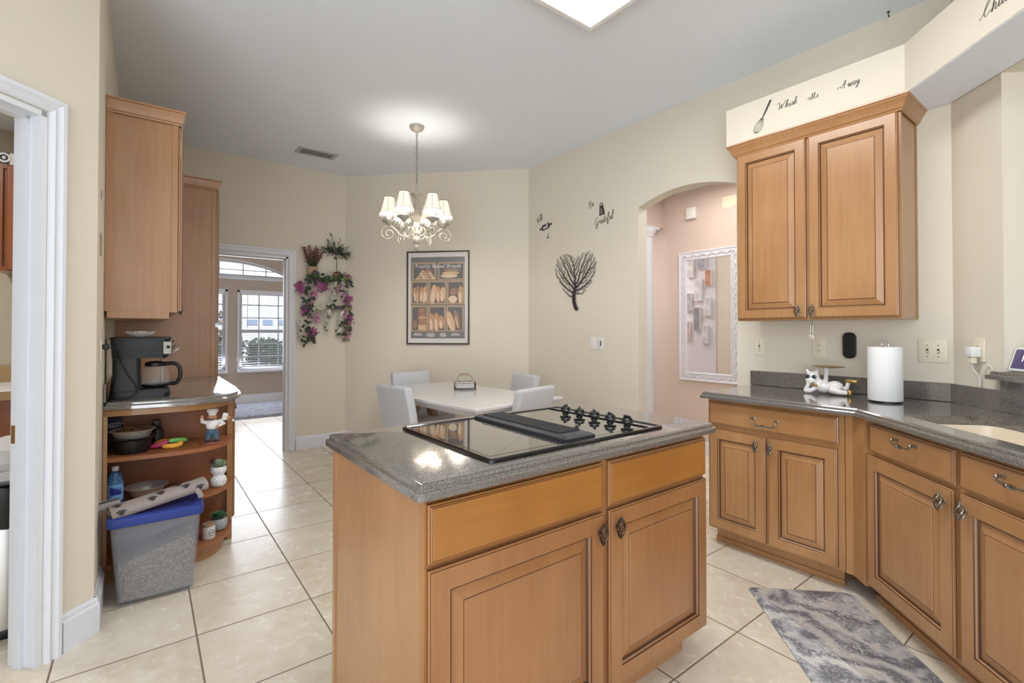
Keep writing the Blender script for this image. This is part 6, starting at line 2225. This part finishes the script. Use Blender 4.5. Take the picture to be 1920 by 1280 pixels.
mb.build('tub', 'cloudy', t, smooth=40)
mb = MB()
top = []
ri = rz_(.032, .024)
l2 = []
for k, (x, y, _) in enumerate(rz_(.0, 0)):
    zz = .245 + .035 * (x / hx_) + .012 * math.sin(14 * x)
    l2.append((x, y, zz))
l2 = [(x * (1 - (.014 + .03 * (1 - z_ / .395)) / hx_), y * (1 - (.014 + .03 * (1 - z_ / .395)) / hy_), z_) for x, y, z_ in l2]
mb.rings([ri, l2], cap1=True)
o = mb.build('contents', 'kib_mass', t, smooth=40); o['kind'] = 'stuff'; o['label'] = 'brown kibble seen through the cloudy plastic'
mb = MB(); mb.rings([rz_(-.006, .383), rz_(-.012, .396), rz_(-.012, .425), rz_(-.006, .43), rz_(.02, .43), rz_(.03, .422)]); mb.build('lid', 'lid_blue', t, smooth=40)


def rolled(name, label, length, rad, turns, mat, loc, rz, ry=0.0, flat=.72):
    mb = MB(); mb.at(loc, rz, 0, ry)
    n_ = int(turns * 22)
    pin, pout = [], []
    for i in range(n_ + 1):
        a_ = 2 * PI * turns * i / n_
        r = rad * (.18 + .82 * i / n_)
        pout.append((r * math.cos(a_), r * math.sin(a_) * flat)); r2 = r - rad * .07
        pin.append((r2 * math.cos(a_), r2 * math.sin(a_) * flat))
    prof = pout + list(reversed(pin))
    L0 = [(-length / 2, u, v + rad * flat) for u, v in prof]; L1 = [(length / 2, u, v + rad * flat) for u, v in prof]
    mb.rings([L0, L1])
    return mb


M['towel_grey'] = plain('taupe_towel', srgb(158, 147, 140), 0.95, vary=.1, scale=120)
M['towel_speckle'] = plain('speckled_grey_pad', srgb(164, 160, 160), 0.95, vary=.25, scale=260)
RLX, RLY, RLZ = .072, 2.985, .431
mb = rolled('x', '', .40, .058, 2.6, 'towel_grey', (RLX, RLY, RLZ), R(14), R(-7), .62)
t = thing('rolled_towel', 'taupe towel with dark paw prints rolled on the blue bin lid', 'towel', (RLX, RLY, RLZ))
o = mb.build('towel', 'towel_grey', t, smooth=60); o.data.transform(Matrix.Translation((-RLX, -RLY, -RLZ)))
mb = MB()
m0 = Matrix.Rotation(R(14), 4, 'Z') @ Matrix.Rotation(R(-7), 4, 'Y')
def paw(u, ang_, s=1.0):
    # paw print on the towel surface at length u, angle ang_ around
    for du, da, r in ((0, 0, .0115), (-.014, .20, .0055), (-.005, .30, .0055), (.006, .29, .0055), (.015, .17, .0055)):
        a_ = ang_ + da
        y, z = -.058 * math.cos(a_), .058 * math.sin(a_) * .62 + .058 * .62
        nrm = Vector((0, -math.cos(a_) * .62, math.sin(a_))).normalized()
        q = Matrix.Translation((u + du * s, y, z)) @ nrm.to_track_quat('Z', 'Y').to_matrix().to_4x4() @ Matrix.Diagonal((1, 1, .12, 1))
        old = mb.M; mb.M = m0 @ q; mb.ball((0, 0, 0.004), (r * s, r * .8 * s, r * s), 8, 6); mb.M = old
for u, a_ in ((-.165, .1), (-.17, 1.1), (-.04, .55), (.0, .95), (.105, .75), (.08, 1.35), (.16, .1)):
    mb = MB(); paw(u, a_); mb.build('paw_print', 'fig_black', t, smooth=40)
mb = MB(); mb.at((RLX, RLY, RLZ), R(14), 0, R(-7)); mb.tube([(.145, -.055, .03), (.15, -.075, .012), (.152, -.078, -.006)], .013, 8)
o = mb.build('loose_corner', 'towel_grey', t, smooth=60); o.data.transform(Matrix.Translation((-RLX, -RLY, -RLZ)))
mb = rolled('x', '', .10, .027, 2.2, 'towel_speckle', (-.135, 3.0, .44), R(14), R(-4), .9)
tag(mb.build('rolled_pad', 'towel_speckle', smooth=60), 'small speckled grey pad rolled at the left end of the bin lid', 'pad')

# ------------------------------------------------------------------ laundry room contents
M['cab_brown'] = wood('cherry_cabinet', srgb(120, 62, 30), srgb(160, 92, 48))
M['tan_stone'] = plain('tan_stone', srgb(176, 146, 104), 0.4, vary=.2, scale=150)
M['bag_black'] = plain('black_bin_liner', srgb(14, 14, 16), 0.3, vary=.2)
t = thing('wall_cabinet', 'brown laundry wall cabinet seen through the left doorway', 'cabinet', (-0.79, 4.60, 1.70))
carcass(t, 0, 0.5, .021, .369, 0, .72, 'cab_brown')
raised_door(t, .05, .004, .27, .716, 0, 'cab_brown', .05); raised_door(t, .276, .004, .495, .716, 0, 'cab_brown', .05)
t = thing('laundry_counter', 'brown laundry base cabinet with pale top seen through the left doorway', 'cabinet', (-1.6, 4.2, 0))
mb = MB(); mb.box(0, .03, 0, 1.31, .765, .875); mb.build('carcass', 'cab_brown', t, smooth=0)
mb = MB(); mb.box(0, 0, .8755, 1.31, .765, .925); mb.build('edge', 'tan_stone', t, smooth=0)
mb = MB(); mb.box(0, .01, .9255, 1.31, .745, .932, .003, 1); mb.build('top', 'white', t, smooth=0)
mb = MB(); mb.box(0, .7455, .9255, 1.31, .768, 1.05); mb.build('backsplash', 'tan_stone', t, smooth=0)
M['sign_green'] = plain('dark_green_sign', srgb(44, 66, 62), 0.5)
t = thing('round_emblem_box', 'dark green box with a white round emblem on top of the laundry cabinet', 'box', (-0.86, 4.66, 2.4205))
mb = MB(); mb.box(0, 0, 0, .5, .2, .088); mb.build('box', 'sign_green', t, smooth=0)
mb = MB(); mb.box(.125, -.004, .0, .26, -.0005, .086); mb.build('white_panel', 'white', t, smooth=0)
mb = MB(); mb.at((.098, -.005, .05), rx=PI / 2)
rg = [(.033 * math.cos(2 * PI * k / 28), .033 * math.sin(2 * PI * k / 28)) for k in range(28)]
mb.plate([rg, offset_poly(rg, .012)], 0, .003, lambda u, v, d: (u, v, d)); mb.ball((0, 0, .001), (.010, .012, .002), 12, 6)
mb.build('emblem', 'white', t, smooth=0)

# trash can just inside the doorway
tx, ty = -.487, 3.105
t = thing('trash_can', 'stainless steel trash can with black liner inside the laundry doorway', 'trash can', (tx, ty, 0))
mb = MB(); mb.lathe([(.184, .0005), (.185, .03), (.185, .032), (.185, .60), (.18, .61), (.175, .61), (.175, .06), (0, .06)], 40, cap=True); mb.build('can', 'steel', t)
mb = MB(); mb.lathe([(.1855, .0), (.188, .03), (.1855, .036)], 40, cap=False); mb.build('base_ring', 'black', t)
mb = MB(); rl = random.Random(6)
L = []
for r, z in ((.187, .465), (.191, .50), (.193, .56), (.195, .61), (.188, .635), (.175, .62), (.15, .60)):
    L.append([((r + rl.uniform(-.003, .002)) * math.cos(2 * PI * k / 40), (r + rl.uniform(-.003, .002)) * math.sin(2 * PI * k / 40), z + rl.uniform(-.008, .008)) for k in range(40)])
mb.rings(L, cap0=False); mb.build('liner', 'bag_black', t, smooth=60)
M['paper_white'] = plain('crumpled_white_paper', srgb(206, 204, 204), 0.8, vary=.05)
mb = MB()
L = []
for r, z in ((.12, 0.0), (.165, .03), (.17, .07), (.14, .075), (.15, .10), (.12, .16), (.05, .19)):
    L.append([((r + rl.uniform(-.008, .008)) * math.cos(2 * PI * k / 18), (r + rl.uniform(-.008, .008)) * math.sin(2 * PI * k / 18), z + rl.uniform(-.006, .006)) for k in range(18)])
mb.rings(L)
tag(mb.build('paper_bag', 'paper_white', None, (tx, ty, .625), smooth=25), 'crumpled white paper bag heaped in the trash can', 'trash bag')

# ------------------------------------------------------------------ front room rug and the garden outside
p = N('shaggy_rug'); v_ = p.coord(); q_ = p.noise(v_, 60, 4, .7)
p.l(p.ramp(q_, [(.3, srgb(112, 112, 124)), (.7, srgb(196, 196, 206))]), p.b.inputs['Base Color']); p.b.inputs['Roughness'].default_value = 1; p.bump(q_, .8, .03)
M['rug'] = p.m
mb = MB(); rg_ = random.Random(8)
nx_, ny_ = 60, 40
g_ = [[mb.v((.2 + 2.6 * i / nx_, 7.98 + 1.5 * j / ny_, .001 if (i in (0, nx_) or j in (0, ny_)) else .025 + rg_.uniform(0, .018))) for i in range(nx_ + 1)] for j in range(ny_ + 1)]
for j in range(ny_):
    for i in range(nx_):
        mb.f([g_[j][i], g_[j][i + 1], g_[j + 1][i + 1], g_[j + 1][i]])
tag(mb.build('shag_rug', 'rug', smooth=0), 'grey shaggy rug on the front room floor beyond the doorway', 'rug')

M['ground'] = plain('garden_soil', srgb(60, 48, 40), 0.95, vary=.3, scale=6)
mb = MB(); mb.box(-14, FY + .2, -.12, 16, 40, -.07); struct(mb.build('ground', 'ground', smooth=0), 'garden soil outside the windows', 'ground')
M['hedge'] = plain('hedge_leaf', srgb(66, 106, 76), 0.5, vary=.4, scale=5)
M['hedge_low'] = plain('hedge_dry_leaf', srgb(128, 120, 98), 0.6, vary=.5, scale=8)
rh = random.Random(12)
def shrub(x, lab, h):
    t = thing('hedge_shrub', lab, 'shrub', (x, 11.6, -.07), 0, 'clipped shrubs outside the front windows')
    mb = MB(); ml = MB(); ms = MB()
    for k in range(900):
        a_, z = rh.uniform(0, 2 * PI), rh.uniform(.62, h)
        r = .33 * math.sqrt(rh.random())
        q = (r * math.cos(a_) * 1.1, r * math.sin(a_), z)
        mb.leaf(q, (rh.uniform(-1, 1), rh.uniform(-1, .4), rh.uniform(-.5, 1)), (0, -1, .4), rh.uniform(.06, .11), rh.uniform(.04, .06))
    for k in range(160):
        a_, z = rh.uniform(0, 2 * PI), rh.uniform(.1, .75)
        r = .33 * math.sqrt(rh.random())
        ml.leaf((r * math.cos(a_) * 1.1, r * math.sin(a_), z), (rh.uniform(-1, 1), rh.uniform(-1, .4), rh.uniform(-.5, 1)), (0, -1, .4), .08, .05)
    for k in range(9):
        a_ = rh.uniform(0, 2 * PI)
        ms.tube([(.04 * math.cos(a_), .04 * math.sin(a_), 0), (.2 * math.cos(a_), .2 * math.sin(a_), .45), (.34 * math.cos(a_), .34 * math.sin(a_), .85)], .014, 5)
    mb.build('foliage', 'hedge', t, smooth=0); ml.build('dry_leaves', 'hedge_low', t, smooth=0); ms.build('stems', 'stem', t, smooth=0)
for k, x in enumerate((.5, 1.3, 2.1, 2.9, 3.7)):
    shrub(x, ('leafy green shrub outside the far windows, %s of the row of five' % ('leftmost', 'second', 'middle', 'fourth', 'rightmost')[k]), 1.16 + .05 * (k % 2))
M['house_white'] = plain('white_siding', srgb(236, 238, 240), 0.7, vary=.02)
M['house_glass'] = plain('pale_blue_panes', srgb(150, 170, 206), 0.2)
t = thing('garage_building', 'white neighbouring building with small blue panes outside the windows', 'building', (4.5, 24, -.07))
mb = MB(); mb.box(-9, 0, 0, 9, 4, 3.6); mb.build('wall', 'house_white', t, smooth=0)
for k in range(14):
    mb = MB(); mb.box(-4.6 + k * .62, -.03, 1.62, -4.2 + k * .62, -.001, 1.86); mb.build('pane', 'house_glass', t, smooth=0)
